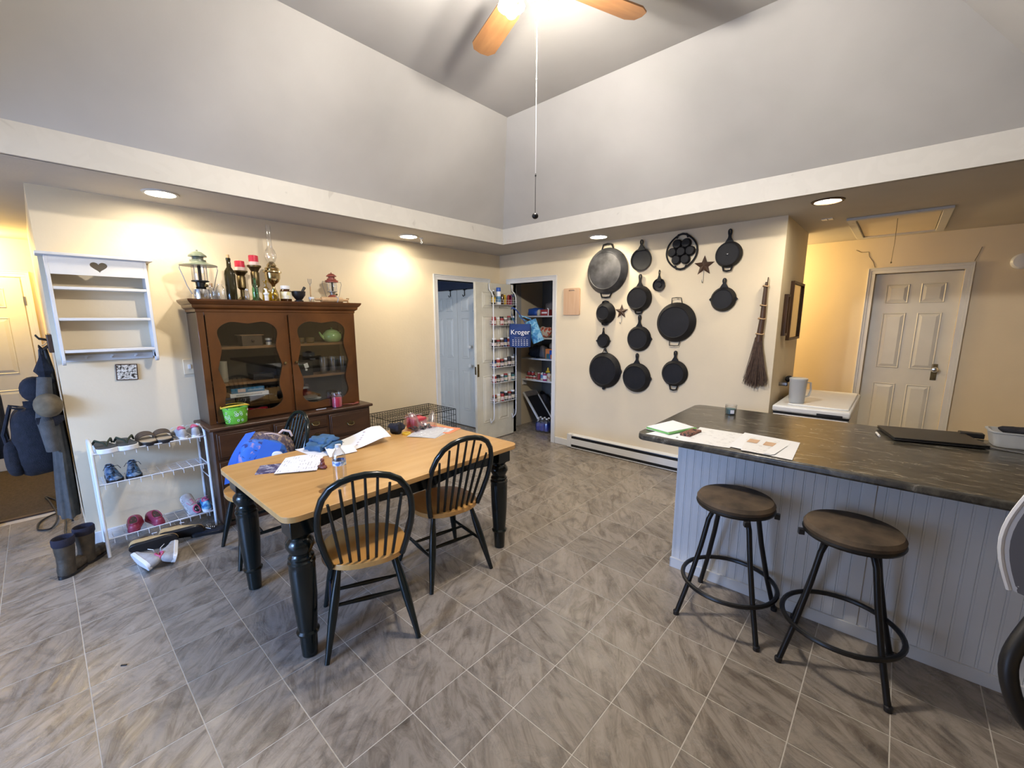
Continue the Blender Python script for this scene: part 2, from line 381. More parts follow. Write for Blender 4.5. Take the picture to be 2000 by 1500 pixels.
wall('wall_south', [((-2.9,-7.2,0),(.7,-7.1,C)),((3.05,-7.2,0),(6.7,-7.1,C)),((.7,-7.2,2.15),(3.05,-7.1,C))])  # unseen wall; its opening is assumed, to let the daylight lamps in
# soffit ring with the tray cut out
TX0,TX1,TY0,TY1=.6375,4.7366,-4.72,-.6164
struct(MB().prism([(-2.95,-7.2),(6.7,-7.2),(6.7,2.0),(-2.95,2.0)],C,C+.08,holes=[[(TX0-.02,TY0-.02),(TX1+.02,TY0-.02),(TX1+.02,TY1+.02),(TX0-.02,TY1+.02)]]).build('ceiling','soffit',smooth=False),'low grey-beige soffit ceiling')
fa=MB(); h1=2.606; t=.03
fa.box((TX0-t,TY0-t,C),(TX0,TY1+t,h1)).box((TX1,TY0-t,C),(TX1+t,TY1+t,h1)).box((TX0,TY1,C),(TX1,TY1+t,h1)).box((TX0,TY0-t,C),(TX1,TY0,h1))
struct(fa.build('trim_2','fascia',smooth=False),'white fascia band around the ceiling tray')
d,H2=.7964,3.3004
lo=[(TX0,TY0,h1),(TX1,TY0,h1),(TX1,TY1,h1),(TX0,TY1,h1)]; hi=[(TX0+d,TY0+d,H2),(TX1-d,TY0+d,H2),(TX1-d,TY1-d,H2),(TX0+d,TY1-d,H2)]
names=['far slope behind the photographer','right vault slope','vault slope above the pan wall','vault slope above the hutch wall']
for k in range(4):
    a,b,c,e=[Vector(q) for q in (lo[k],lo[(k+1)%4],hi[(k+1)%4],hi[k])]
    n=(b-a).cross(c-a).normalized()*.05
    if n.z<0: n=-n
    vs=[a,b,c,e,a+n,b+n,c+n,e+n]
    struct(MB().add(vs,[(0,1,2,3),(7,6,5,4),(0,4,5,1),(1,5,6,2),(2,6,7,3),(3,7,4,0)]).build('ceiling','vault',smooth=False),names[k])
struct(MB().box((TX0+d-.03,TY0+d-.03,H2),(TX1-d+.03,TY1-d+.03,H2+.06)).build('ceiling','vault',smooth=False),'flat grey top of the vault')
# baseboards and casings
def casing(name, a, b, z, face, side, label, w=.062, t=.018):   # door casing; face 'x'/'y' plane at value side
    m=MB()
    def bx(u0,u1,z0,z1,t0,t1):
        if face=='x': m.box((min(side+t0,side+t1),u0,z0),(max(side+t0,side+t1),u1,z1))
        else: m.box((u0,min(side-t0,side-t1),z0),(u1,max(side-t0,side-t1),z1))
    for w0,w1,tt in ((0,w*.55,t*.75),(w*.55,w*.86,t),(w*.86,w,t*1.35)):
        bx(a-w1,a-w0,0,z+w0,0,tt); bx(b+w0,b+w1,0,z+w0,0,tt); bx(a-w1,b+w1,z+w0,z+w1,0,tt)
    return struct(m.build(name,'trim',bev=.002,smooth=False),label)
casing('trim_3',-1.09,-.27,2.06,'x',0,'white casing of the closet doorway')
casing('trim_4',.2,.91,2.06,'y',0,'white casing of the pantry doorway')
casing('trim_5',3.872,4.547,2.06,'y',1.88,'white casing of the back door')
struct(MB().box((.185,-.004,0),(.2,.115,2.06)).box((.91,-.004,0),(.925,.115,2.06)).box((.2,-.004,2.06),(.91,.115,2.075)).build('trim_6','trim',smooth=False),'pantry door jamb')
struct(MB().box((-.115,-1.105,0),(.004,-1.09,2.06)).box((-.115,-.27,0),(.004,-.255,2.06)).box((-.115,-1.09,2.06),(.004,-.27,2.075)).build('trim_7','trim',smooth=False),'closet doorway jamb')
def baseb(name,a,b,label): struct(MB().box(a,b).build(name,'trim',bev=.004),label)
baseb('baseboard_right',(.975,-.013,0),(1.19,0,.085),'short white baseboard beside the pantry')
baseb('baseboard_left',(0,-2.3,0),(.013,-1.155,.085),'white baseboard behind the dog crate')
baseb('baseboard_end',(0,-4.317,0),(.013,-3.66,.085),'white baseboard behind the shoe rack')
struct(MB().box((-.115,-4.335,0),(.0,-4.317,.085)).build('baseboard_hall','trim',bev=.004),'baseboard at the wall end')
baseb('baseboard_back',(4.62,1.865,0),(6.5,1.88,.085),'baseboard of the back wall')

struct(MB().tube([(3.86,1.877,2.13),(3.84,1.877,2.19),(3.80,1.877,2.25),(3.79,1.877,2.30),(3.73,1.877,2.30),(3.68,1.877,2.33)],.0018,4).tube([(4.60,1.877,2.13),(4.62,1.877,2.20),(4.635,1.877,2.26)],.0018,4).build('trim_12','carpet'),'plaster cracks above the back door casing')
# ------------------------------------------------------------------ six-panel doors
def door(name, w, h, m, label, cols=2, th=.036, loc=(0,0,0), rz=0):
    """local: x across 0..w, front face -y at 0, z up"""
    r=sempty(name,label,loc,rz)
    MB().box((0,0,0),(w,th,h)).build('slab',m,r,bev=.002)
    mg=.11*w/.7; g=.09*w/.7; pw=(w-2*mg-g*(cols-1))/cols
    for c in range(cols):
        x0=mg+c*(pw+g)
        for z0,z1 in ((.24,.86),(1.03,1.62),(1.72,1.92)):
            z0*=h/2.03; z1*=h/2.03; q=.014
            f=MB()
            for s_,ys in ((0,-.0005),):
                # sunk frame and raised field
                R=[[(x0,-.001,z0),(x0+pw,-.001,z0),(x0+pw,-.001,z1),(x0,-.001,z1)],
                   [(x0+q*.5,-.007,z0+q*.5),(x0+pw-q*.5,-.007,z0+q*.5),(x0+pw-q*.5,-.007,z1-q*.5),(x0+q*.5,-.007,z1-q*.5)],
                   [(x0+q,-.001,z0+q),(x0+pw-q,-.001,z0+q),(x0+pw-q,-.001,z1-q),(x0+q,-.001,z1-q)],
                   [(x0+3*q,-.010,z0+3*q),(x0+pw-3*q,-.010,z0+3*q),(x0+pw-3*q,-.010,z1-3*q),(x0+3*q,-.010,z1-3*q)]]
                f.rings([[p for p in q_] for q_ in R],0,None,(0,1))
            f.build('door_panel',m,r,smooth=False)
    return r
d3=door('door_3',.675,2.045,'door','off-white six-panel door with lever plate in the back wall',loc=(3.872,1.925,.008))
k=MB().box((.555,-.006,.93),(.60,0,1.10)); k.build('lock_plate','agedbrass',d3,bev=.002,label='dark worn lock plate')
MB().lathe([(.011,0),(.011,.03),(.024,.04),(.028,.055),(.02,.068),(.002,.072)],14,0,T(.578,-.005,1.045)@RX(90)).build('knob','chrome',d3)
d1=door('door_1',.70,2.03,'pantrydoor','scuffed pantry door standing open into the room',loc=(.262,-.712,.012),rz=pi/2)
MB().box((.012,-.004,.86),(.042,0,1.02)).build('lock_plate','agedbrass',d1,label='worn brass lock plate')
MB().box((-.003,.006,.89),(.001,.030,.99)).build('latch_plate','agedbrass',d1)
for z in (.25,1.02,1.82): MB().lathe([(.006,0),(.006,.09)],8,0,T(.705,-.004,z)).build('hinge','steel',d1)
d4=door('door_4',.80,2.03,'door','yellow-lit entry door at the end of the hall',loc=(-2.79,-5.23,.01),rz=pi/2)
for z in (.3,1.0,1.75): MB().box((.802,-.008,z),(.818,.004,z+.09)).build('hinge','steel',d4)
casing('trim_8',-5.25,-4.42,2.05,'x',-2.8,'casing of the hall entry door')
# folding door: two leaves facing the doorway
for q,(x0,nm) in enumerate(((-1.27,'left'),(-.69,'right'))):
    dd=door('door_2',.575,2.0,'bluedoor',f'bluish-lit folding closet door, {nm} leaf, seen through the doorway',loc=(x0,-.18,.012))
    if q:
        for z in (1.19,.915):
            MB().lathe([(.008,0),(.008,.02),(.026,.03),(.03,.042),(.02,.055),(.002,.058)],14,0,T(.30,-.004,z)@RX(90)).build('knob','whiteplastic',dd)
for x in (-.83,-.52):
    t=thing('over_door_hook','black over-door hook on the folding door, %s of two'%('left' if x<-.7 else 'right'),'hook',(x,-.18,1.99),group='over-door hooks')
    MB().tube([(0,.045,.0),(0,.045,.028),(0,-.006,.028),(0,-.008,-.06),(0,-.03,-.075),(0,-.045,-.05)],.006,6).box((-.022,-.012,.012),(.022,-.004,.028)).build('hook','black',t)
struct(MB().box((-1.3,-.20,2.02),(-.11,-.16,2.3)).build('trim_9',mat('dark navy shade strip',(.012,.022,.06),.7),smooth=False),'dark navy shade strip above the folding door')  # dark strip stands in for shade at the folding door's track gap
# ------------------------------------------------------------------ lights as objects
CL=['recessed can light over the white wall shelf','recessed can light beside the ceiling hook','recessed can light above the largest pan','recessed can light with dark ring near the attic hatch']
for i,(x,y) in enumerate(CANS):
    t=thing('recessed_light',CL[i],'ceiling light',(x,y,C),group='recessed lights in the soffit')
    MB().lathe([(.105,0),(.10,-.008),(.084,-.010),(.080,-.001),(.080,0)],32,0,None,(0,0)).build('trim_ring','fascia' if i<3 else 'brown',t)
    MB().lathe([(.081,-.0005),(.05,-.004),(.001,-.005)],28,0,None,(0,1)).build('lens','canlens',t)
# ceiling fan
M['shade']=milky('frosted shade glass',(.85,.83,.78),.45)
fan=thing('ceiling_fan','ceiling fan with four honey wood blades and a lit lamp cluster','ceiling fan',(2.74,-2.67,H2))
MB().lathe([(.07,0),(.075,-.02),(.05,-.05),(.014,-.06),(.014,-.09)],24).build('canopy','brass',fan)
MB().lathe([(.02,-.075),(.10,-.085),(.125,-.11),(.125,-.17),(.09,-.20),(.05,-.215),(.05,-.24),(.001,-.24)],28).build('motor_housing','brass',fan)
bl=MB().prism([(.20,-.045),(.26,-.062),(.58,-.070),(.625,-.045),(.635,0),(.625,.045),(.58,.070),(.26,.062),(.20,.045)],-.004,.004,0,RX(10)).mesh('blade','fanwood')
br=MB().box((.11,-.018,-.012),(.24,.018,-.006)).mesh('blade_arm','brass')
for a in (68,158,248,338):
    b_=bpy.data.objects.new('blade',bl); COL.objects.link(b_); b_.parent=fan; b_.location=(0,0,-.185); b_.rotation_euler=(0,0,radians(a))
    c_=bpy.data.objects.new('blade_arm',br); COL.objects.link(c_); c_.parent=b_
for a in (215,35,305):
    ca,sa=cos(radians(a)),sin(radians(a))
    MB().tube([(0,0,-.235),(ca*.05,sa*.05,-.245),(ca*.085,sa*.085,-.262)],.012,8).lathe([(.026,.03),(.026,0)],12,0,T(ca*.09,sa*.09,-.29)).build('lamp_socket','brass',fan)
    MB().blob((ca*.1,sa*.1,-.318),(.03,.03,.036)).build('light_bulb','bulb',fan)
    MB().lathe([(.026,-.262),(.040,-.270),(.052,-.284),(.062,-.306)],24,0,T(ca*.1,sa*.1,0),(0,0)).build('glass_shade','shade',fan)
MB().tube([(.012,.012,-.24),(.012,.012,-.60),(.012,.010,-1.02)],.0016,5).lathe([(.001,-.62),(.004,-.612),(.001,-.604)],8,0,T(.012,.012,0)).build('pull_chain','whiteplastic',fan)
MB().tube([(.012,.010,-1.02),(.011,.010,-1.20)],.0014,5).blob((.011,.010,-1.215),(.016,.016,.014)).blob((.012,.01,-1.03),(.004,.004,.006)).build('pull_knob','black',fan)
t=thing('ceiling_hook','small white swag hook in the soffit beside a can light','hook',(.289,-1.51,C))
MB().lathe([(.022,0),(.018,-.01),(.006,-.016)],12).tube([(0,0,-.012),(0,0,-.03),(.0,.014,-.042),(0,.0,-.055),(0,-.012,-.045)],.004,6).build('hook','whiteplastic',t)
t=thing('smoke_detector','round white smoke detector high on the back wall','detector',(4.90,1.88,2.10))
MB().lathe([(.07,0),(.07,.02),(.055,.035),(.001,.04)],24,0,RX(90)).build('body','whiteplastic',t); MB().lathe([(.01,.036),(.008,.044)],8,0,RX(90)@T(.02,.01,0)).build('button','steel',t)
t=struct(MB().box((3.52,.37,C-.006),(3.56,.44,C)).box((3.565,.37,C-.006),(3.60,.44,C)).build('trim_10','trim'),'two small white plates on the soffit')
# attic hatch
t=thing('attic_hatch','pull-down attic hatch with white frame in the soffit','attic hatch',(4.015,1.1,C))
m=MB()
for a,b in (((-.33,-.60),(.33,-.54)),((-.33,.54),(.33,.60)),((-.33,-.54),(-.27,.54)),((.27,-.54),(.33,.54))): m.box((a[0],a[1],-.022),(b[0],b[1],0))
m.build('frame','fascia',t,bev=.004); MB().box((-.262,-.532,-.008),(.262,.532,0)).build('hatch_panel','wall',t)
MB().tube([(0,-.35,-.008),(.003,-.352,-.2),(-.002,-.35,-.37)],.002,5).blob((-.002,-.35,-.375),(.006,.006,.008)).build('pull_cord','agedbrass',t)
# ------------------------------------------------------------------ wall shelf with the heart
ws=thing('wall_shelf','white wall shelf with a heart cut-out and open shelves','wall shelf',(0,-4.045,0))
for s in (-1,1):
    MB().box((0,s*.24-.009,1.33),(.135,s*.24+.009,2.0)).lathe([(.035,0),(.035,.018)],12,0,T(.10,s*.24-.009,1.335)@RX(-90)).build('side_panel','whitepaint',ws,bev=.002)
MB().box((0,-.285,2.0),(.16,.285,2.018)).build('top_board','whitepaint',ws,bev=.004)
hp=[]
for i in range(28):
    a=2*pi*i/28; x=16*sin(a)**3; y=13*cos(a)-5*cos(2*a)-2*cos(3*a)-cos(4*a); hp.append((x*.0027,1.945+y*.0023))
MB().prism([(-.231,1.885),(.231,1.885),(.231,2.0),(-.231,2.0)],0,.012,0,T(.123,0,0)@Matrix(((0,0,1,0),(1,0,0,0),(0,1,0,0),(0,0,0,1))),holes=[hp]).build('header_board','whitepaint',ws)
for z in (1.80,1.60,1.39): MB().box((0,-.231,z-.009),(.132,.231,z+.009)).build('shelf','whitepaint',ws,bev=.002)
MB().box((0,-.231,1.315),(.014,.231,1.36)).build('peg_rail','whitepaint',ws,bev=.002)
for y in (-.13,0,.13): MB().tube([(.014,y,1.338),(.04,y,1.343),(.055,y,1.35)],[.006,.005,.008],8).build('peg','whitepaint',ws)
t=thing('square_plaque','square mosaic-patterned plaque with brown rim below the wall shelf','wall plaque',(.0,-3.975,1.222),rot=(radians(-3),0,0))
MB().box((0,-.06,-.058),(.014,.06,.058)).build('frame','brown',t,bev=.002)
MB().box((.0142,-.054,-.052),(.0165,.054,.052)).build('mosaic_face',patch('mosaic print',(.02,.015,.012),(.45,.42,.36),(.75,.72,.66),55,.5,(.44,.5)),t)
t=thing('switch_plate','cream switch plate on the wall left of the hutch','switch plate',(0,-3.60,1.23))
MB().box((0,-.038,-.06),(.007,.038,.06)).build('plate','palewood' if 0 else 'wall',t,bev=.003); MB().box((.007,-.008,-.016),(.014,.008,.016)).build('toggle','whiteplastic',t)
# ------------------------------------------------------------------ hutch
hx=thing('hutch','dark walnut china hutch with two scalloped glass doors','hutch',(0,-2.965,0))
b=MB().box((.03,-.635,.05),(.455,.645,.775)); b.build('base_cabinet','hutchdark',hx,bev=.003)
MB().box((.05,-.62,0),(.43,.63,.05)).build('plinth','hutchdark',hx)
MB().box((.02,-.66,.775),(.475,.675,.80)).build('ledge_board','hutchdark',hx,bev=.008,seg=3)
def pull(par,x,y,z,w=.075):
    p=MB().prism([(-w*.62,0),(-w*.45,.014),(-w*.2,.010),(0,.024),(w*.2,.010),(w*.45,.014),(w*.62,0),(w*.45,-.014),(w*.2,-.010),(0,-.02),(-w*.2,-.010),(-w*.45,-.014)],0,.003,0,T(x,y,z)@Matrix(((0,0,1,0),(1,0,0,0),(0,1,0,0),(0,0,0,1)))).build('pull_plate','agedbrass',par)
    MB().tube([(x,y-w*.4,z+.004),(x+.02,y-w*.36,z-.012),(x+.022,y,z-.02),(x+.02,y+w*.36,z-.012),(x,y+w*.4,z+.004)],.004,6).build('bail','agedbrass',p)
for y0,y1,z0,z1 in ((-.615,-.235,.55,.755),(-.215,.225,.66,.755),(-.215,.225,.55,.645),(.245,.625,.55,.755)):
    dr=MB().box((.455,y0,z0),(.468,y1,z1)).box((.468,y0+.014,z0+.014),(.474,y1-.014,z1-.014)).build('drawer','hutchdark',hx,bev=.003)
    if y1-y0<.4: pull(dr,.474,(y0+y1)/2,(z0+z1)/2)
    else:
        for q in (-.11,.11): pull(dr,.474,(y0+y1)/2+q,(z0+z1)/2)
for y0,y1 in ((-.615,-.235),(-.215,.225),(.245,.625)):
    dr=MB().box((.455,y0,.08),(.468,y1,.53)).box((.468,y0+.045,.13),(.475,y1-.045,.48)).build('cabinet_door','hutchdark',hx,bev=.004)
    MB().blob((.482,y1-.025,.33),(.012,.012,.012)).build('knob','agedbrass',dr)
UY0,UY1,UF,UZ0,UZ1=-.615,.615,.33,.80,1.655
for s,nm in ((UY0,'side'),(UY1-.02,'side')): MB().box((.03,s,UZ0),(UF-.02,s+.02,UZ1)).build('side_panel','hutchside',hx,bev=.002)
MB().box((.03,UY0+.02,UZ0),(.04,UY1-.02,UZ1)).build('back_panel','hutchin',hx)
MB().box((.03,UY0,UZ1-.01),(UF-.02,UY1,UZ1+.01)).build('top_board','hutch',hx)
ff=MB().box((UF-.02,UY0,UZ0),(UF,UY0+.045,UZ1)).box((UF-.02,UY1-.045,UZ0),(UF,UY1,UZ1)).box((UF-.02,UY0+.045,UZ1-.03),(UF,UY1-.045,UZ1)).box((UF-.02,UY0+.045,UZ0),(UF,UY1-.045,UZ0+.02)).box((UF-.02,-.015,UZ0+.02),(UF-.001,.015,UZ1-.03))
ff.build('face_frame','hutch',hx,bev=.002)
# crown moulding mitred around three sides
prf=[(0,0),(.005,.004),(.005,.020),(.014,.026),(.024,.034),(.027,.046),(.027,.054),(.036,.060),(.048,.076),(.052,.084),(.052,.094),(0,.094)]
def crown(o,z): return [(.03,UY0-o,UZ1-.005+z),(UF+o,UY0-o,UZ1-.005+z),(UF+o,UY1+o,UZ1-.005+z),(.03,UY1+o,UZ1-.005+z)]
MB().rings([crown(o,z) for o,z in prf]).build('crown_moulding','hutch',hx,smooth=False)
HT=UZ1-.005+.094
for y0,y1,z in ((UY0+.02,-.01,1.385),(.01,UY1-.02,1.385),(UY0+.02,-.01,1.10),(.01,UY1-.02,1.10)):
    MB().box((.04,y0,z-.02),(.27,y1,z)).build('shelf','shelfwood',hx)
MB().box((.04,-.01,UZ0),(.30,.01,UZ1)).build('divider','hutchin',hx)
def scallop(w,h,n=96):
    P=[]
    for i in range(n):
        a=2*pi*i/n; c,s=cos(a),sin(a); ux=math.copysign(abs(c)**.36,c); uz=math.copysign(abs(s)**.36,s)
        hw=w/2*(1+.085*cos(2*pi*(uz+.92)/.92)-(.03)); hh=h/2*(1+.022*cos(2*pi*ux*1.05+pi))
        P.append((ux*hw,uz*hh))
    return P
PX3=Matrix(((0,0,1,0),(1,0,0,0),(0,1,0,0),(0,0,0,1)))   # (x,y,z)->(z,x,y): outline in the YZ plane, thickness along X
for s in (-1,1):
    yc=s*.292; w=.548; z0,z1=UZ0+.012,UZ1-.022; zc=(z0+z1)/2
    dr=MB().prism([(-w/2,z0-zc),(w/2,z0-zc),(w/2,z1-zc),(-w/2,z1-zc)],0,.018,0,T(UF,yc,zc)@PX3,holes=[scallop(w*.80,(z1-z0)*.85)]).build('glazed_door','hutch',hx,ang=30)
    MB().prism(scallop(w*.83,(z1-z0)*.88),0,.003,0,T(UF+.003,yc,zc)@PX3).build('glass_pane','pane',dr)
    MB().lathe([(.005,0),(.005,.012),(.013,.018),(.011,.028),(.001,.03)],12,0,T(UF+.018,yc-s*.247,1.235)@RY(90)).build('knob','agedbrass',dr)
# ------------------------------------------------------------------ table
TBX,TBY,TBZ=1.82,-3.025,.755
tb=thing('dining_table','honey butcher-block dining table on dark turned legs','table',(TBX,TBY,0))
MB().prism(rrect(-.49,-.755,.49,.755,.06,6),TBZ-.028,TBZ).build('tabletop','tabletop',tb,bev=.008,seg=3)
m=MB()
for s in (-1,1):
    for P in ([(-.36,0)],): pass
    def ap(L,X):
        pts=[(-L,0)]+[(-L*(1-2*i/14),-.085-.012*math.cos(4*pi*i/14)) for i in range(15)]+[(L,0)]
        m.prism(pts,-.011,.011,0,X)
    ap(.36,T(0,s*.655,TBZ-.028)@RX(90)); ap(.62,T(s*.40,0,TBZ-.028)@RZ(90)@RX(90))
m.build('apron','blackpaint',tb)
LP=[(.030,0),(.035,.004),(.038,.06),(.040,.115),(.050,.122),(.052,.132),(.044,.142),(.044,.15),(.054,.30),(.058,.46),(.056,.475),(.060,.485),(.060,.495),(.052,.505),(.058,.515),(.050,.525),(.046,.535),(.062,.57),(.060,.59),(.042,.612),(.048,.622),(.054,.628)]
lg=MB().lathe(LP,24,0,None,(1,1)).box((-.055,-.055,.63),(.055,.055,TBZ-.029)).mesh('leg','blackpaint')
for sx,sy in ((-1,-1),(1,-1),(1,1),(-1,1)):
    o=bpy.data.objects.new('leg',lg); COL.objects.link(o); o.parent=tb; o.location=(sx*.385,sy*.665,0)
    b_=o.modifiers.new('bevel','BEVEL'); b_.width=.003; b_.segments=1; b_.limit_method='ANGLE'; b_.angle_limit=radians(60)
# ------------------------------------------------------------------ Windsor chairs
def chair(label,loc,rz):
    t=thing('windsor_chair',label,'chair',loc,rz,'hoop-back chairs around the dining table')
    out=[]
    for i in range(40):
        a=2*pi*i/40; c,s=cos(a),sin(a)
        out.append((math.copysign(abs(c)**.80,c)*(.205 if s>0 else .21), math.copysign(abs(s)**.80,s)*.205))
    MB().prism(out,.425,.452).build('seat','seatwood',t,bev=.010,seg=3)
    def bk(x,z): return (x,-.158-.16*((z-.44)/.48)-.0,z)
    hoop=[(.165,.44),(.185,.52),(.203,.62),(.207,.70),(.200,.77),(.180,.83),(.145,.88),(.10,.908),(.05,.922),(0,.927)]
    hp=[bk(x,z) for x,z in hoop]; hp=hp+[(-x,y,z) for x,y,z in hp[-2::-1]]
    MB().tube(hp,.0155,10).build('hoop_back','blackpaint',t)
    for k in range(7):
        u=(k-3)/3; xb=u*.118; xt=u*.158; zt=.915-.115*abs(u)**2.2
        a=(xb,-.163-.012*(1-u*u),.45); c_=bk(xt,zt)
        MB().tube([a,tuple((a[i]*.55+c_[i]*.45) for i in range(3)),c_],[.0080,.0088,.0066],7).build('spindle','blackpaint',t)
    ft=[]
    for sx in (-1,1):
        for sy in (-1,1):
            top=Vector((sx*.13,sy*.125,.43)); bot=Vector((sx*.215,sy*.235 if sy<0 else .215,.0))
            f=lambda q: tuple(top.lerp(bot,q))
            MB().tube([f(0),f(.12),f(.3),f(.5),f(.62),f(.7),f(1)],[.013,.015,.021,.022,.020,.018,.012],10).build('leg','blackpaint',t)
            ft.append((sx,sy,Vector(f(.56)),Vector(f(.40))))
    g={(a,b):(p,q) for a,b,p,q in ft}
    for sx in (-1,1): 
        a,b=g[(sx,-1)][0],g[(sx,1)][0]; MB().tube([a,a.lerp(b,.5),b],[.008,.0125,.008],8).build('side_stretcher','blackpaint',t)
    for q in (.28,.66):
        a=g[(-1,-1)][0].lerp(g[(-1,1)][0],q); b=g[(1,-1)][0].lerp(g[(1,1)][0],q); MB().tube([a,a.lerp(b,.5),b],[.008,.0125,.008],8).build('cross_stretcher','blackpaint',t)
    return t
chA=chair('hoop-back chair nearest the camera, turned slightly at the long table side',(2.205,-3.375,0),radians(90-24))
chB=dup(chA,(2.085,-2.765,0),radians(90-10),'hoop-back chair at the table side nearest the pantry door')
chC=dup(chA,(.965,-3.475,0),radians(180-2),'hoop-back chair between table and hutch, holding the backpack')
# ------------------------------------------------------------------ bar stools
def stool(label,loc,rz,tabs):
    t=thing('bar_stool',label,'bar stool',loc,rz,'round bar stools at the counter')
    MB().lathe([(.15,.612),(.182,.622),(.186,.632),(.182,.640)],36).build('seat_rim','black',t)
    MB().lathe([(.181,.640),(.183,.655),(.172,.672),(.13,.682),(.001,.685)],36,0,None,(1,1)).build('seat_cushion',M['suede'],t)
    for k in range(4):
        a=radians(45+90*k); X=RZ(45+90*k)
        MB().tube([(.03,0,.605),(.085,0,.603),(.118,0,.588),(.135,0,.55),(.165,0,.40),(.215,0,.20),(.272,0,.012),(.275,0,.0)],[.0125]*8,10,0,X).build('leg','black',t)
        MB().lathe([(.015,0),(.016,.02),(.013,.024)],10,0,X@T(.274,0,0)).build('foot_cap','blackplastic',t)
    MB().tube([(.226*cos(2*pi*i/40),.226*sin(2*pi*i/40),.195) for i in range(40)],.0115,8,closed=True).build('foot_ring','black',t)
    for a in tabs: MB().box((.178,-.012,.598),(.202,.012,.625),0,RZ(a)).build('adjuster_tab','blackplastic',t,bev=.002)
    return t
M['suede']=mat('worn brown suede',(.030,.021,.014),.8,var=.2,scale=9,bump=.2,bscale=300,col2=(.13,.09,.055))
stool('brown suede bar stool at the counter end nearest the papers',(3.60,-2.035,0),0,(8,-60))
stool('brown suede bar stool in front of the laptop part of the counter',(4.08,-2.04,0),0,(200,))
# ------------------------------------------------------------------ counter
ct=thing('counter_base','bluish-white beadboard peninsula base','counter',(3.21,-1.78,0))
MB().box((.02,.012,0),(2.4,.83,.875)).build('cabinet_box','trim',ct)
bd=MB().prism([(.0001,-.0058),(.0014,-.008),(.0075,-.008),(.0085,-.0068),(.0095,-.008),(.0445,-.008),(.0458,-.0058),(.0458,.010),(.0001,.010)],.06,.875)
bdm=bd.mesh('bead_board','beadpaint' if 'beadpaint' in M else 'trim',smooth=False)
for k in range(52):
    o=bpy.data.objects.new('bead_board',bdm); COL.objects.link(o); o.parent=ct; o.location=(.046*k,0,0)
MB().box((.88,-.016,.055),(.93,-.006,.875)).build('batten','trim',ct,bev=.001)
MB().box((-.012,-.020,0),(2.4,-.004,.065)).build('base_board','trim',ct,bev=.002)
MB().box((-.008,-.008,0),(.02,.83,.875)).build('end_panel','trim',ct,bev=.002)
MB().box((-.012,-.02,0),(-.008,.83,.06)).build('end_base_board','trim',ct)
def lam():
    mt,nt,b=base('black stone laminate',(.05,.045,.035),.24)
    tc=nd(nt,'ShaderNodeTexCoord'); mp=nd(nt,'ShaderNodeMapping'); mp.inputs['Scale'].default_value=(1.5,4.5,1); nt.links.new(tc.outputs['Object'],mp.inputs[0])
    n=nd(nt,'ShaderNodeTexNoise',Scale=5.,Detail=8.,Roughness=.7,Distortion=1.2); nt.links.new(mp.outputs[0],n.inputs[0])
    r=ramp(nt,[(.34,(.012,.012,.011)),(.48,(.045,.041,.034)),(.60,(.095,.086,.068)),(.70,(.30,.28,.24))]); nt.links.new(n.outputs['Fac'],r.inputs[0]); nt.links.new(r.outputs[0],b.inputs['Base Color']); return mt
M['laminate']=lam()
top=MB().prism([(3.03,-1.98),(3.045,-2.02),(3.085,-2.04),(5.6,-2.04),(5.6,-.90),(3.06,-.90),(3.02,-.915),(3.0,-.955)],.875,.915).build('countertop','laminate',bev=.012,seg=4)
tag(top,'black marbled laminate countertop with a rounded corner','countertop')
# ------------------------------------------------------------------ freezer
fz=thing('chest_freezer','white chest freezer behind the counter','freezer',(3.655,.45,0))
MB().box((-.265,-.57,.03),(.265,.57,.775)).build('cabinet','whiteplastic',fz,bev=.02,seg=3)
MB().box((-.262,-.567,.775),(.262,.567,.79)).build('gasket','black',fz)
MB().box((-.27,-.575,.79),(.27,.575,.845)).build('lid','whiteplastic',fz,bev=.016,seg=3)
MB().box((-.17,-.50,.844),(.25,.52,.857)).build('lid_panel','whiteplastic',fz,bev=.01)
MB().box((.05,-.580,.795),(.22,-.572,.812)).build('handle','blackplastic',fz)
MB().box((-.24,-.54,0),(.24,.54,.03)).build('base','black',fz)
t=thing('pitcher','frosted plastic pitcher with handle on the freezer','pitcher',(3.535,.03,.858))
MB().lathe([(.055,0),(.058,.004),(.066,.20),(.069,.205),(.064,.206),(.0635,.2),(.055,.008),(.001,.008)],28,0,None,(1,1)).build('body','frost',t)
MB().tube([(.062,0,.18),(.105,0,.175),(.112,0,.11),(.098,0,.06),(.060,0,.05)],.008,8,0,RZ(40)).build('handle','frost',t); MB().lathe([(.069,.204),(.069,.215),(.06,.22),(.001,.22)],28).build('lid','frost',t)
t=thing('wall_tray','small grey wall tray on the return wall behind the pitcher','tray',(3.338,.62,.955))
MB().box((0,-.28,0),(.07,.26,.006)).box((.064,-.28,0),(.07,.26,.03)).box((0,-.28,0),(.07,-.274,.03)).box((0,.254,0),(.07,.26,.03)).build('tray','steel',t)
t=tag(MB().blob((3.375,.60,.995),(.03,.10,.034),nz=.3).build('pouch','blackcloth'),'black pouch lying in the wall tray','pouch')
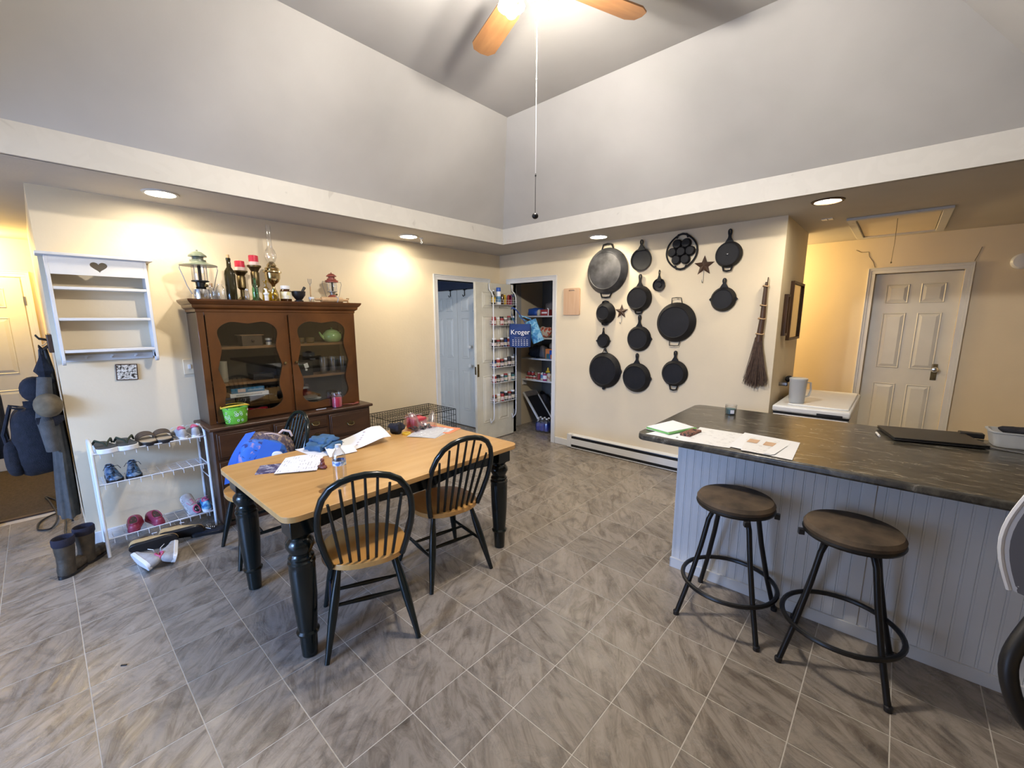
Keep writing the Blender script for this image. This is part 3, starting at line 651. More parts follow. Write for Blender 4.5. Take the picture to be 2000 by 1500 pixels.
# ------------------------------------------------------------------ pictures on the return wall
for lb,(y0,y1,z0,z1) in (('narrow dark picture frame, left one on the return wall',(.18,.30,1.43,1.80)),('large dark picture frame, right one on the return wall',(.42,.99,1.38,1.93))):
    t=thing('picture_frame',lb,'picture frame',(3.338,(y0+y1)/2,(z0+z1)/2),group='frames on the return wall')
    a=(y1-y0)/2; b_=(z1-z0)/2; q=.022
    MB().prism([(-a,-b_),(a,-b_),(a,b_),(-a,b_)],0,.03,0,PX3,holes=[[(-a+q,-b_+q),(a-q,-b_+q),(a-q,b_-q),(-a+q,b_-q)]]).build('frame','brown',t)
    MB().box((.004,-a+q,-b_+q),(.010,a-q,b_-q)).build('picture','cutboard',t); MB().box((.012,-a+q,-b_+q),(.014,a-q,b_-q)).build('glass','pane',t)
# ------------------------------------------------------------------ heater
ht=thing('baseboard_heater','long white electric baseboard heater under the pans','heater',(1.20,0,0))
L=2.1
MB().box((0,-.062,.05),(L,-.056,.125)).build('front_panel','trim',ht,bev=.002)
MB().box((0,-.012,.02),(L,0,.175)).build('back_plate','trim',ht)
MB().add([(.05,-.012,.175),(L,-.012,.175),(L,-.05,.160),(.05,-.05,.160)],[(0,3,2,1)]).box((.05,-.052,.157),(L,-.046,.163)).build('top_lip','trim',ht)
MB().box((.05,-.054,.018),(L,-.014,.14)).build('heating_fins','black',ht)
MB().box((0,-.066,.012),(.06,0,.178)).build('end_cap','trim',ht,bev=.004)
MB().box((.06,-.060,.008),(L,-.045,.016)).build('bottom_rail','trim',ht)
# ------------------------------------------------------------------ pans on the wall
def pan(label,x,z,R,dep,out=True,tip=None,loopT=None,loopB=None,spout=(),nm='skillet',worn=False,wire=False,hw=.0155,rim=None):  # worn: picks the iron with sheen painted in as pale patches
    t=thing(nm,label,'pan',(x,-.012,z),group='cast-iron pans on the wall')
    X=RX(90); k=.80 if dep>.03 else .84
    if rim: k=rim
    if out: pr=[(R-.008,.004),(R,.0),(R,.006),(R*(k+.03),dep-.006),(R*k,dep),(R*k-.005,dep-.001),(R*k-.008,dep-.004),(.001,dep-.004)]
    else:   pr=[(R*k,-.004),(R,dep-.004),(R,dep),(R-.006,dep),(R*k,.006),(R*k-.004,.004),(.001,.004)]
    MB().lathe(pr,44,0,X,(0,1)).build('body','ironsheen' if worn else 'iron',t,ang=30)
    zz=.004 if out else dep-.010
    if tip:
        L=tip-z; n=.045; base_=sqrt(R*R-.045**2)*.98
        w=hw; P=[(-.045,base_-.01),(-w*.95,R+.03),(-w*.8,R+(L-R)*.45),(-w*1.1,L-.04),(-w*1.15,L-.018),(-w*.7,L-.004),(0,L),(w*.7,L-.004),(w*1.15,L-.018),(w*1.1,L-.04),(w*.8,R+(L-R)*.45),(w*.95,R+.03),(.045,base_-.01)]
        if R<.09: P=[(p[0]*(.55 if abs(p[0])>.04 else .8),p[1]) for p in P]; 
        hl=[(.0045*cos(2*pi*i/10),L-.026+.014*sin(2*pi*i/10)) for i in range(10)]
        MB().prism(P,zz,zz+.011,0,RX(90),holes=[hl]).build('handle','iron',t,bev=.002)
    for lp,s in ((loopT,1),(loopB,-1)):
        if lp:
            L=abs(lp-z); w=.048 if R<.22 else .062
            if R<.15: w=.038
            o=R*cos(math.asin(min(.9,w*1.2/R)))-.004; r_=.0085 if not wire else .0045
            pts=[(-w*1.1,-zz-.005,s*o),(-w*.8,-zz-.010,s*(L-.006)),(0,-zz-.012,s*L),(w*.8,-zz-.010,s*(L-.006)),(w*1.1,-zz-.005,s*o)]
            if wire: pts[1]=(-w*.95,-zz-.02,s*(L-.004)); pts[3]=(w*.95,-zz-.02,s*(L-.004))
            MB().tube(pts,r_,8).build('loop_handle','iron',t)
    for a in spout:
        ca,sa=cos(radians(a)),sin(radians(a))
        MB().prism([(R*cos(radians(a-9)),R*sin(radians(a-9))),((R+.013)*ca,(R+.013)*sa),(R*cos(radians(a+9)),R*sin(radians(a+9))),(R*.94*ca,R*.94*sa)],0,.012,0,X).build('pour_spout','iron',t)
    tag(MB().tube([(x,0,0),(x,-.03,0)],.003,6).build('nail','steel',loc=(0,0,(tip-.014) if tip else (loopT-.012 if loopT else z+R-.02))),'nail of the '+label,'nail')
    return t
pan('largest cast-iron pan with sheen-painted grey bottom, at top left',1.657,2.113,.250,.070,loopT=2.402,loopB=1.826,nm='cast_iron_pan',worn=True)
pan('shallow round griddle with short handle, right of the largest pan',2.055,2.197,.115,.018,False,tip=2.40,nm='griddle')
t4=pan('skillet with a painted nail hole glint in its ringed base, at top right',2.90,2.165,.116,.045,tip=2.39,loopB=2.018,rim=.86)
MB().lathe([(.015,.0),(.012,.002),(.006,.002)],16,0,T(0,-.0445,0)@RX(90)).build('centre_ring','black',t4); MB().lathe([(.006,0),(.001,.002)],10,0,T(.001,-.0455,0)@RX(90)).build('hole','whiteplastic',t4)  # white dot paints the highlight at the nail hole
t5=pan('tiny egg skillet hanging beside the deep skillet',2.262,1.93,.065,.018,False,tip=2.08,hw=.009)
MB().lathe([(.026,.005),(.024,.009),(.001,.010)],16,0,RX(90)).build('raised_ring','iron',t5)
pan('deep skillet with bottom loop, under the griddle',2.055,1.80,.136,.075,tip=2.053,loopB=1.642)
pan('skillet with two pour spouts, hanging alone at right',2.885,1.765,.112,.045,tip=1.958,spout=(0,180))
pan('small two-handled pot, under the largest pan',1.657,1.655,.122,.075,loopT=1.788,loopB=1.522,nm='cast_iron_pot',rim=.62)
pan('smallest left skillet, above the large skillet with the bottom nub',1.641,1.342,.082,.035,tip=1.492,spout=(0,180),hw=.010)
t10=pan('large skillet with side spout and bottom nub, lowest at left',1.670,1.005,.205,.055,tip=1.262,spout=(0,))
MB().blob((0,-.012,-.212),(.022,.010,.014)).build('assist_nub','iron',t10)
pan('skillet with right spout, middle of the centre column',2.070,1.378,.135,.05,tip=1.63,spout=(0,))
pan('skillet with right spout, lowest in the centre column',2.062,.955,.162,.055,tip=1.222,spout=(0,))
pan('skillet with bottom loop, lowest at right below the wire-handled pan',2.475,1.035,.134,.05,tip=1.268,loopB=.862)
pan('wide pan with two wire loop handles, centre of the wall',2.457,1.552,.197,.065,loopT=1.795,loopB=1.316,nm='cast_iron_pan',wire=True,rim=.78)
t=thing('pancake_puff_pan','cast-iron puff pan with seven round cups','pan',(2.470,-.012,2.235),group='cast-iron pans on the wall')
el=[(.148*cos(2*pi*i/48),(.148+.016*abs(sin(2*pi*i/48))**6)*sin(2*pi*i/48)) for i in range(48)]
MB().tube([(x,-.008,z) for x,z in el],.0085,8,closed=True).build('outer_ring','iron',t)
for a in [None]+[0,60,120,180,240,300]:
    cx,cz=(0,0) if a is None else (.087*cos(radians(a)),.087*sin(radians(a)))
    MB().lathe([(.046,0),(.043,.028),(.036,.036),(.001,.037)],20,0,T(cx,0,cz)@RX(90)).build('cup','iron',t)
for s in (-1,1): MB().tube([(-.055,-.008,s*.130),(-.04,-.010,s*.160),(0,-.010,s*.168),(.04,-.010,s*.160),(.055,-.008,s*.130)],.009,8).build('loop_handle','iron',t)
for lb,x,z,r in (('dark metal star hook between puff pan and ringed skillet',2.688,2.085,.098),('small dark metal star hook beside the two-handled pot',1.848,1.668,.082)):
    t=thing('star_hook',lb,'hook',(x,0,z),group='star hooks')
    P=[((r if i%2==0 else r*.42)*sin(pi*i/5),(r if i%2==0 else r*.42)*cos(pi*i/5)) for i in range(10)]
    vs=[(p[0],-.004,p[1]) for p in P]+[(0,-.022,0),(0,-.002,0)]
    MB().add(vs,[(i,(i+1)%10,10) for i in range(10)]+[((i+1)%10,i,11) for i in range(10)]).build('star','brown',t,smooth=False)
    MB().tube([(0,-.006,-r*.35),(0,-.008,-r*1.35),(0,-.022,-r*1.62),(0,-.04,-r*1.5),(0,-.04,-r*1.35)],.0032,6).build('hook','steel',t)
# cutting board
t=thing('cutting_board','pale maple cutting board with slot handle on the wall','cutting board',(1.195,0,1.80))
MB().prism(rrect(-.115,-.162,.115,.152,.014),.004,.020,0,RX(90),holes=[rrect(-.04,.118,.04,.130,.005,2)]).build('board','cutboard',t,bev=.002)
# broom
t=thing('besom_broom','rustic twig besom broom hanging bristles down','broom',(3.232,-.03,0))
MB().tube([(0,0,1.90),(-.004,0,1.85),(-.006,0,1.60),(-.02,0,1.38)],[.010,.016,.022,.028],10).tube([(.008,0,1.94),(.006,0,1.88)],[.004,.005],6).build('bound_stem','brown',t)
for z,r in ((1.865,.020),(1.70,.022),(1.585,.026),(1.45,.029)): MB().tube([((r)*cos(2*pi*i/16)-.004-(1.9-z)*.03,r*sin(2*pi*i/16),z+.004*sin(4*pi*i/16)) for i in range(16)],.006,6,closed=True).build('twine_band','palewood',t)
random.seed(3); br_=MB()
for i in range(340):
    a=random.random()*2*pi; q=sqrt(random.random()); x0=-.02+.028*q*cos(a); y0=.024*q*sin(a)
    sp=random.uniform(-1,1); x1=-.015+.092*sp+random.uniform(-.012,.012); ln=random.uniform(.93,1.0)
    z1=.955+.07*random.random()+.03*abs(sp); zm=1.20; y1=random.uniform(-.03,.022)
    br_.tube([(x0,y0,1.42),(x0+(x1-x0)*.55,y0+(y1-y0)*.5,zm),(x1,y1,z1)],[.0028,.0022,.0014],3)
o=br_.build('twigs',mat('dry twigs',(.075,.042,.026),.8,var=.3,scale=40),t); o['kind']='stuff'
# ------------------------------------------------------------------ shoe rack
RK=thing('shoe_rack','white wire three-tier shoe rack against the wall','shoe rack',(.2,-3.93,0))
for s in (-1,1):
    y=s*.312
    MB().tube([(.125,y,0),(.125,y,.70),(.115,y,.755),(.08,y,.785),(0,y,.79),(-.08,y,.785),(-.115,y,.755),(-.125,y,.70),(-.125,y,0)],.0105,10).build('end_frame','white',RK)
    for z in (.72,.50,.39,.15): MB().tube([(-.125,y,z),(.125,y,z)],.004,6).build('end_rung','white',RK)
for z in (.715,.50,.115):
    m=MB()
    for x in [-.115+.033*k for k in range(8)]: m.tube([(x,-.31,z),(x,.31,z)],.0015,5)
    m.tube([(.128,-.31,z+.012),(.128,.31,z+.012)],.0035,6)
    for k in range(10):
        y=-.275+.061*k; m.tube([(-.115,y,z-.003),(.118,y,z-.003),(.130,y,z+.010),(.131,y,z-.024)],.0020,5)
    m.build('wire_shelf','white',RK)
# shoes
SH='shoes on and around the rack'
def shoe(nm,label,loc,rz,L=.25,W=.09,H=.075,up='greycloth',sole='whiteplastic',inner='blackcloth',st=.022,kind='sneaker',rot=None,lace=None,accent=None):
    t=thing(nm,label,'shoe',loc,rz,SH,rot)
    def hw(s):
        return W/2*(.72+.28*min(1,max(0,(s+.2)/.45)))*(1-max(0,(abs(s)-.32)/.18)**2.4)**.5 if abs(s)<.5 else .0
    S_=[-.499,-.485,-.46,-.42,-.34,-.2,-.05,.1,.22,.32,.40,.45,.48,.499]
    out=[(s*L,-hw(s)*1.04-.001) for s in S_]+[(s*L,hw(s)*1.04+.001) for s in S_[::-1]]
    MB().prism(out,0,st).build('sole',sole,t,bev=.003)
    def hg(s_):
        e=max(0,(abs(s_)-.40)/.10)
        if kind=='clog': v=H*(.62+.38*min(1,max(0,(s_+.30)/.30))) if s_<.1 else H*(1-.35*((s_-.1)/.4)**2)
        else: v=H if s_<-.05 else H*(1-.62*min(1,(s_+.05)/.38)**.9)
        return v*(.30+.70*(max(0,1-e*e))**.5)
    if kind in('sneaker','clog'):
        R=[]
        for s in S_:
            hh=st+hg(s); w=hw(s)*.97+.001
            R.append([(s*L,w*math.copysign(abs(cos(a))**.8,cos(a)),st*.7+(hh-st*.7)*sin(a)**.8) for a in [pi*i/12 for i in range(13)]])
        MB().rings(R,0,None,(1,1)).build('upper',up,t,ang=70)
        oc,ol,ow=(-.27,.16,.72) if kind=='sneaker' else (-.17,.25,.74)
        n=26; rim=[]
        for i in range(n):
            ss=oc+ol*cos(2*pi*i/n); y=hw(oc)*ow*sin(2*pi*i/n); rim.append((ss*L,y,st+hg(ss)*(1-.20*abs(sin(2*pi*i/n))**2)+.003))
        MB().tube(rim,.0055,6,closed=True).build('collar',accent or up,t)
        MB().add([(p[0],p[1],p[2]+.0015) for p in rim]+[(oc*L,0,st+hg(oc)+.001)],[(i,(i+1)%n,n) for i in range(n)]).build('opening',inner,t)
        if kind=='sneaker':
            m=MB()
            for k in range(4):
                s=.0+.055*k; z=st+H*(1-.62*min(1,(s+.05)/.38)**.9)*.93
                m.tube([(s*L,-W*.22,z-.006),(s*L+.006,0,z+.004),(s*L,W*.22,z-.006)],.0028,5)
            m.tube([(0,.005,st+H),(-.01,.035,st+H*1.05),(.02,.045,st+H*.8)],.002,5).tube([(0,-.005,st+H),(-.01,-.03,st+H*1.1),(.02,-.045,st+H*.85)],.002,5)
            m.build('laces',lace or 'whiteplastic',t)
    if kind=='slide':
        R=[[(s*L,W*.56*cos(a),st*.5+.062*sin(a)**.6*(1-.3*(s-.05))) for a in [pi*i/12 for i in range(13)]] for s in (-.12,-.04,.06,.18)]
        MB().sheet(lambda u,v:(L*(-.12+.30*u),W*.56*cos(pi*v),st*.5+(.066-.014*u)*sin(pi*v)**.6),4,14,.006).build('strap',up,t)
        MB().prism([(p[0]*.94,p[1]*.88) for p in out],st,st+.004).build('footbed',inner,t)
    if kind=='flip':
        MB().prism([(p[0]*.95,p[1]*.9) for p in out],st,st+.004).build('footbed',inner,t)
        for s in (-1,1): MB().tube([(.28*L,0,st+.003),(.22*L,s*.01,st+.028),(.02*L,s*W*.36,st+.040),(-.12*L,s*W*.47,st+.005)],[.004,.006,.008,.006],7).build('strap',up,t)
    return t
M['grn']=mat('black strap cloth',(.02,.03,.015),.8); M['tan']=mat('tan suede',(.44,.31,.15),.8,var=.15,scale=20,bump=.2)
M['pinkrub']=mat('raspberry rubber',(.27,.035,.075),.45,var=.08); M['greymesh']=mat('grey mesh',(.36,.36,.38),.8,var=.15,scale=40,bump=.3,bscale=300)
M['bluefoil']=patch('black and blue print',(.01,.012,.02),(.03,.10,.22),(.16,.22,.3),34,.35); M['brownstrap']=mat('brown leather',(.06,.04,.028),.6)
M['pinkcloth']=mat('pink trim',(.50,.10,.20),.6); M['paleprint']=patch('grey pattern outsole',(.2,.2,.22),(.45,.45,.46),(.62,.6,.58),60,.7)
M['tanbed']=mat('tan footbed',(.42,.34,.24),.7); M['darkbed']=mat('dark footbed',(.05,.055,.06),.8)
a80=radians(8)
shoe('flip_flop','white-soled flip-flop at the left end of the top tier',(.215,-4.175,.722),a80,.28,.112,st=.032,kind='flip',up='grn',inner='darkbed')
shoe('flip_flop','white-soled flip-flop second from left on the top tier',(.215,-4.065,.722),radians(2),.28,.112,st=.032,kind='flip',up='grn',inner='darkbed')
shoe('slide_sandal','brown-strapped slide sandal third from left on the top tier',(.20,-3.95,.722),radians(4),.27,.10,st=.026,kind='slide',up='brownstrap',sole='blackplastic',inner='tanbed')
shoe('slide_sandal','brown-strapped slide sandal fourth from left on the top tier',(.20,-3.855,.722),radians(-2),.27,.10,st=.026,kind='slide',up='brownstrap',sole='blackplastic',inner='tanbed')
shoe('sneaker','grey and purple sneaker fifth from left on the top tier',(.215,-3.755,.722),radians(186),.20,.078,.062,up='greymesh',accent='pinkcloth',inner='pinkcloth',st=.02)
shoe('sneaker','grey and purple sneaker at the right end of the top tier',(.215,-3.668,.722),radians(178),.20,.078,.062,up='greymesh',accent='pinkcloth',inner='pinkcloth',st=.02)
shoe('cleat_shoe','black and blue laced shoe, left of the pair on the middle tier',(.22,-4.155,.507),radians(5),.21,.085,.065,up='bluefoil',sole='blackplastic',lace='blackplastic')
shoe('cleat_shoe','black and blue laced shoe, right of the pair on the middle tier',(.22,-4.045,.507),radians(-4),.21,.085,.065,up='bluefoil',sole='blackplastic',lace='blackplastic')
shoe('clog','raspberry rubber clog, left of the pair on the bottom tier',(.22,-4.085,.122),radians(170),.20,.092,.06,up='pinkrub',sole='pinkrub',inner='brownstrap',st=.018,kind='clog')
shoe('clog','raspberry rubber clog, right of the pair on the bottom tier',(.22,-3.965,.122),radians(188),.20,.092,.06,up='pinkrub',sole='pinkrub',inner='brownstrap',st=.018,kind='clog')
shoe('sneaker','grey sneaker on its heel showing patterned sole on the bottom tier',(.19,-3.755,.165),0,.19,.08,.06,up='greymesh',sole='paleprint',accent='pinkcloth',lace='pinkcloth',rot=(0,radians(-62),radians(200)))
shoe('sneaker','white and blue sneaker with pink laces at the right end of the bottom tier',(.22,-3.665,.122),radians(185),.19,.08,.07,up='lightblue',accent='pinkcloth',inner='pinkcloth',lace='pinkcloth')
shoe('moccasin','tan slip-on tipped to show its dark sole, left one under the rack',(.46,-4.02,.048),0,.27,.10,.055,up='tan',sole='navyrub' if 0 else 'blackplastic',rot=(radians(-66),0,radians(78)),accent='brownstrap')
shoe('moccasin','tan slip-on tipped to show its dark sole, right one under the rack',(.43,-3.86,.052),0,.27,.10,.055,up='tan',sole='blackplastic',rot=(radians(-60),0,radians(72)),accent='brownstrap')
shoe('sneaker','white and grey sneaker lying on its side, left of the floor pair',(.68,-4.125,.045),0,.23,.09,.065,up='greymesh',accent='pinkcloth',inner='pinkcloth',rot=(radians(72),0,radians(192)))
shoe('sneaker','white and grey sneaker lying on its side, right of the floor pair',(.68,-3.935,.045),0,.23,.09,.065,up='greymesh',accent='pinkcloth',inner='pinkcloth',rot=(radians(-70),0,radians(170)))
shoe('flat_shoe','black flat shoe at the right foot of the rack',(.44,-3.70,.002),radians(75),.22,.08,.035,up='blackcloth',sole='blackplastic')
def boot(label,loc,rz):
    t=thing('rubber_boot',label,'boot',loc,rz,SH); t.scale=(.86,.86,.86)
    R=[]
    for z,rx,ry,dx in ((.02,.055,.048,-.04),(.06,.056,.05,-.04),(.10,.052,.048,-.035),(.15,.055,.050,-.03),(.20,.060,.054,-.028),(.245,.062,.056,-.028)):
        R.append([(dx+rx*cos(2*pi*i/22),ry*sin(2*pi*i/22),z) for i in range(22)])
    MB().rings(R).build('shaft',M['bootrub'],t)
    MB().blob((.045,0,.05),(.095,.048,.042),e=.8).build('foot',M['bootrub'],t)
    MB().lathe([(.061,.235),(.067,.245),(.068,.285),(.062,.296),(.055,.29),(.05,.25),(.001,.245)],24,0,T(-.028,0,0),sy=.92).build('knit_collar','navycl',t)
    MB().prism([(.148*cos(2*pi*i/28)**1 if cos(2*pi*i/28)>0 else .105*cos(2*pi*i/28),.053*sin(2*pi*i/28)) for i in range(28)],0,.022,0).build('sole','blackplastic',t,bev=.003)
M['bootrub']=mat('muddy brown rubber',(.055,.042,.028),.55,var=.4,scale=14,bump=.25,bscale=60); M['navycl']=mat('dark knit collar',(.018,.016,.03),.95,bump=.5,bscale=300)
boot('brown rubber boot nearer the camera with dark knit collar',(.385,-4.425,0),radians(142))
boot('brown rubber boot beside the rack leg with dark knit collar',(.275,-4.325,0),radians(138))
# ------------------------------------------------------------------ things on top of the hutch
HZ=HT
def lantern(label,x,y,z,s,colr,rust=False):
    t=thing('camping_lantern',label,'lantern',(x,y,z),radians(0)); k=s
    MB().lathe([(.052*k,0),(.058*k,.004*k),(.060*k,.04*k),(.056*k,.075*k),(.038*k,.092*k),(.02*k,.10*k)],28).build('fuel_tank','chrome' if not rust else colr,t)
    MB().lathe([(.03*k,.095*k),(.032*k,.125*k),(.055*k,.13*k),(.055*k,.138*k),(.001,.138*k)],24).build('burner_collar','black' if not rust else 'steel',t)
    MB().lathe([(.044*k,.138*k),(.048*k,.17*k),(.048*k,.215*k),(.044*k,.245*k)],28,0,None,(0,0)).build('glass_globe','glass',t)
    MB().tube([(.008*k,0,.138*k),(.008*k,0,.245*k)],.011*k,8).tube([(-.014*k,.006*k,.138*k),(-.014*k,.006*k,.245*k)],.006*k,6).build('mantle_tube','blackplastic',t)
    hw_=.118 if not rust else .072
    MB().lathe([(hw_*k,.242*k),(hw_*k*.98,.248*k),(.075*k,.262*k),(.052*k,.272*k),(.05*k,.285*k),(.001,.285*k)],32,0,None,(1,1)).build('hat',colr,t)
    MB().lathe([(.036*k,.285*k),(.036*k,.305*k),(.058*k,.308*k),(.056*k,.318*k),(.03*k,.340*k),(.006*k,.347*k),(.006*k,.356*k),(.001,.358*k)],28).build('vent_cap',colr,t)
    for s_ in (-1,1): MB().tube([(0,s_*.05*k,.245*k),(0,s_*.112*k,.25*k),(0,s_*.118*k,.22*k),(0,s_*.10*k,.16*k),(0,s_*.085*k,.10*k),(0,s_*.06*k,.04*k)],.0028*k,6).build('bail','steel',t)
    for a in (45,135,225,315): MB().tube([(.054*k*cos(radians(a)),.054*k*sin(radians(a)),.135*k),(.054*k*cos(radians(a)),.054*k*sin(radians(a)),.245*k)],.0022*k,5).build('guard_rod','steel',t)
    MB().lathe([(.012*k,0),(.012*k,.012*k)],10,0,T(.055*k,.02*k,.10*k)@RY(90)).build('valve_knob','agedbrass',t)
    return t
M['sage']=mat('sage enamel',(.07,.10,.07),.3,var=.1,scale=12,col2=(.20,.22,.18)); M['rust']=mat('faded red enamel',(.26,.055,.035),.45,var=.3,scale=20)
lantern('large camping lantern with sage green hat, leftmost on the hutch',.20,-3.50,HZ,1.02,'sage')
lantern('small faded red camping lantern, rightmost on the hutch',.19,-2.475,HZ,.78,'rust',True)
def bottle(nm,label,x,y,z,pr,m,cat='bottle',grp=None,extra=()):
    t=thing(nm,label,cat,(x,y,z),0,grp)
    MB().lathe(pr,24,0,None,(1,1)).build('body',m,t)
    for n_,p_,mm in extra: MB().lathe(p_,20,0,None,(1,1)).build(n_,mm,t)
    return t
def bp(r,h,nr,nh,sh=.02): return [(r*.9,0),(r,.004),(r,h-nh-sh),(nr*1.3,h-nh),(nr,h-nh+.006),(nr,h-.006),(nr*1.15,h-.005),(nr*1.15,h)]
bottle('glass_bottle','short clear bottle with a cork, in front of the green lantern',.31,-3.462,HZ,bp(.023,.098,.011,.018),'glass',extra=(('cork',[(.009,.088),(.011,.118),(.001,.118)],'palewood'),))
bottle('glass_jar','wide-shouldered clear bottle between lantern and wine bottle',.30,-3.402,HZ,bp(.029,.115,.014,.014),'glass')
bottle('wine_bottle','dark green corked wine bottle on the hutch',.25,-3.315,HZ,[(.034,0),(.038,.005),(.038,.195),(.032,.225),(.016,.25),(.0145,.30),(.016,.302),(.016,.318),(.013,.32)],'darkglass',extra=(('cork',[(.0105,.31),(.0105,.343),(.001,.343)],'palewood'),))
def holder(label,x,y,h):
    t=thing('candle_holder',label,'candle holder',(x,y,HZ),0,'pillar candle holders')
    MB().lathe([(.040,0),(.042,.010),(.030,.02),(.016,.035),(.014,h*.36),(.022,h*.40),(.030,h*.44),(.031,h*.80),(.026,h*.83),(.040,h*.93),(.050,h*.955),(.051,h),(.001,h)],26).build('holder','agedbrass',t); return t
def pillar(label,x,y,z,h):
    t=thing('pillar_candle',label,'candle',(x,y,z),0,'red pillar candles')
    MB().lathe([(.035,h*.36),(.035,h-.003),(.032,h),(.001,h-.002)],26,0,None,(1,1)).build('wax','red',t); MB().lathe([(.0352,0),(.0352,h*.36),(.001,h*.36)],26).build('lower_band','palewax',t)
    MB().tube([(0,0,h-.004),(.002,0,h+.008)],.0012,5).build('wick','black',t)
holder('shorter turned bronze candle holder behind the wine bottle',.19,-3.222,.235); pillar('red pillar candle on the shorter holder',.19,-3.222,HZ+.235,.075)
holder('taller turned bronze candle holder left of the oil lamp',.19,-3.118,.285); pillar('red pillar candle on the taller holder',.19,-3.118,HZ+.285,.078)
bottle('glass_vial','small clear vial before the shorter candle holder',.30,-3.225,HZ,bp(.018,.085,.009,.016),'glass')
bottle('green_bottle','slim green glass bottle before the taller candle holder',.28,-3.155,HZ,[(.022,0),(.024,.004),(.024,.09),(.016,.125),(.010,.14),(.010,.165),(.013,.167),(.013,.175)],'greenglass')
t=thing('oil_lamp','brass oil lamp with a tall clear glass chimney','oil lamp',(.16,-2.974,HZ))
MB().lathe([(.050,0),(.052,.008),(.040,.03),(.020,.055),(.012,.085),(.018,.105),(.012,.125),(.020,.145),(.045,.165),(.058,.195),(.060,.235),(.072,.242),(.070,.252),(.050,.262),(.056,.275),(.046,.285),(.030,.292),(.001,.292)],32).build('font','brass',t)
MB().lathe([(.034,.292),(.038,.300),(.030,.312),(.016,.33),(.001,.332)],24).build('burner','brass',t)
MB().tube([(.03,0,.305),(.055,0,.305)],.002,5).lathe([(.010,0),(.010,.004)],12,0,T(.055,0,.305)@RY(90)).build('wick_knob','brass',t)
MB().lathe([(.030,.300),(.024,.322),(.036,.340),(.046,.368),(.046,.390),(.036,.420),(.023,.440),(.0195,.46),(.0185,.52),(.0185,.625)],28,0,None,(0,0)).build('chimney','glass',t)
bottle('dropper_bottle','small bottle with white dropper cap on the hutch',.325,-3.092,HZ,[(.014,0),(.015,.003),(.015,.045),(.009,.05),(.001,.05)],'whiteplastic',extra=(('dropper_cap',[(.020,.05),(.021,.062),(.008,.066),(.006,.095),(.001,.097)],'whiteplastic'),))
bottle('yellow_bottle','tall ornate yellow glass decanter left of the lamp foot',.28,-3.075,HZ,[(.028,0),(.031,.005),(.031,.07),(.022,.10),(.010,.115),(.010,.14),(.016,.15),(.018,.165),(.001,.167)],'yellowglass')
bottle('yellow_jar','faceted yellow glass jar right of the dropper bottle',.30,-3.022,HZ,[(.031,0),(.034,.005),(.034,.06),(.028,.075),(.022,.08),(.022,.09),(.001,.091)],'yellowglass','jar')
t=bottle('supplement_jar','brown jar with white cap and cream label on the hutch',.28,-2.925,HZ,[(.040,0),(.043,.004),(.043,.088),(.034,.10),(.032,.11)],'amber','jar',extra=(('cap',[(.034,.102),(.036,.104),(.036,.128),(.034,.130),(.001,.130)],'whiteplastic'),))
MB().lathe([(.0436,.022),(.0436,.080)],32,0,None,(0,0)).build('label_wrap',patch('cream label',(.65,.60,.30),(.72,.72,.66),(.70,.69,.62),18),t)
t=thing('mortar','black stone mortar on the hutch','mortar',(.28,-2.82,HZ))
MB().lathe([(.036,0),(.036,.010),(.024,.018),(.034,.03),(.052,.055),(.056,.088),(.052,.090),(.046,.062),(.02,.035),(.001,.033)],28,0,None,(1,1)).build('bowl',M['stone'] if 'stone' in M else 'blackplastic',t)
t=thing('pestle','black pestle leaning in the mortar','pestle',(.28,-2.82,HZ)); MB().tube([(0,-.005,.042),(0,.03,.085),(0,.056,.125)],[.014,.010,.0125],12).build('rod','blackplastic',t)
bottle('ointment_jar','tiny white-lidded jar right of the mortar',.30,-2.722,HZ,[(.020,0),(.021,.003),(.021,.028),(.001,.028)],'clearplastic','jar',extra=(('lid',[(.023,.028),(.023,.044),(.001,.045)],'whiteplastic'),))
t=thing('garden_fork','small wooden-handled hand fork standing on the hutch','hand fork',(.22,-2.69,HZ))
MB().tube([(.005,-.004,0),(0,.0,.14)],[.006,.005],8).build('handle','palewood',t); MB().tube([(0,0,.14),(0,0,.16)],.004,6).tube([(0,-.014,.205),(0,-.012,.17),(0,0,.155),(0,.012,.17),(0,.014,.205)],.0025,6).tube([(0,0,.15),(0,0,.205)],.0025,6).build('tines','steel',t)
t=thing('rolling_pin','wooden rolling pin lying on the hutch','rolling pin',(.315,-2.545,HZ+.0245))
MB().lathe([(.006,-.155),(.011,-.145),(.011,-.105),(.008,-.10),(.022,-.098),(.0245,-.09),(.0245,.09),(.022,.098),(.008,.10),(.011,.105),(.011,.145),(.006,.155)],24,0,RX(90)).build('roller','palewood',t)
t=thing('fabric_clip','small pale rag ring on the rolling pin','ring',(.315,-2.50,HZ+.0245)); MB().tube([(.0275*cos(a*.393),.004*sin(a*1.2),.0275*sin(a*.393)) for a in range(16)],.005,6,closed=True).build('ring','greymesh',t)
bottle('wooden_spool','small turned wooden spool at the right end of the hutch top',.27,-2.37,HZ,[(.012,0),(.012,.006),(.005,.012),(.005,.030),(.014,.040),(.014,.046),(.001,.046)],'palewood','spool')
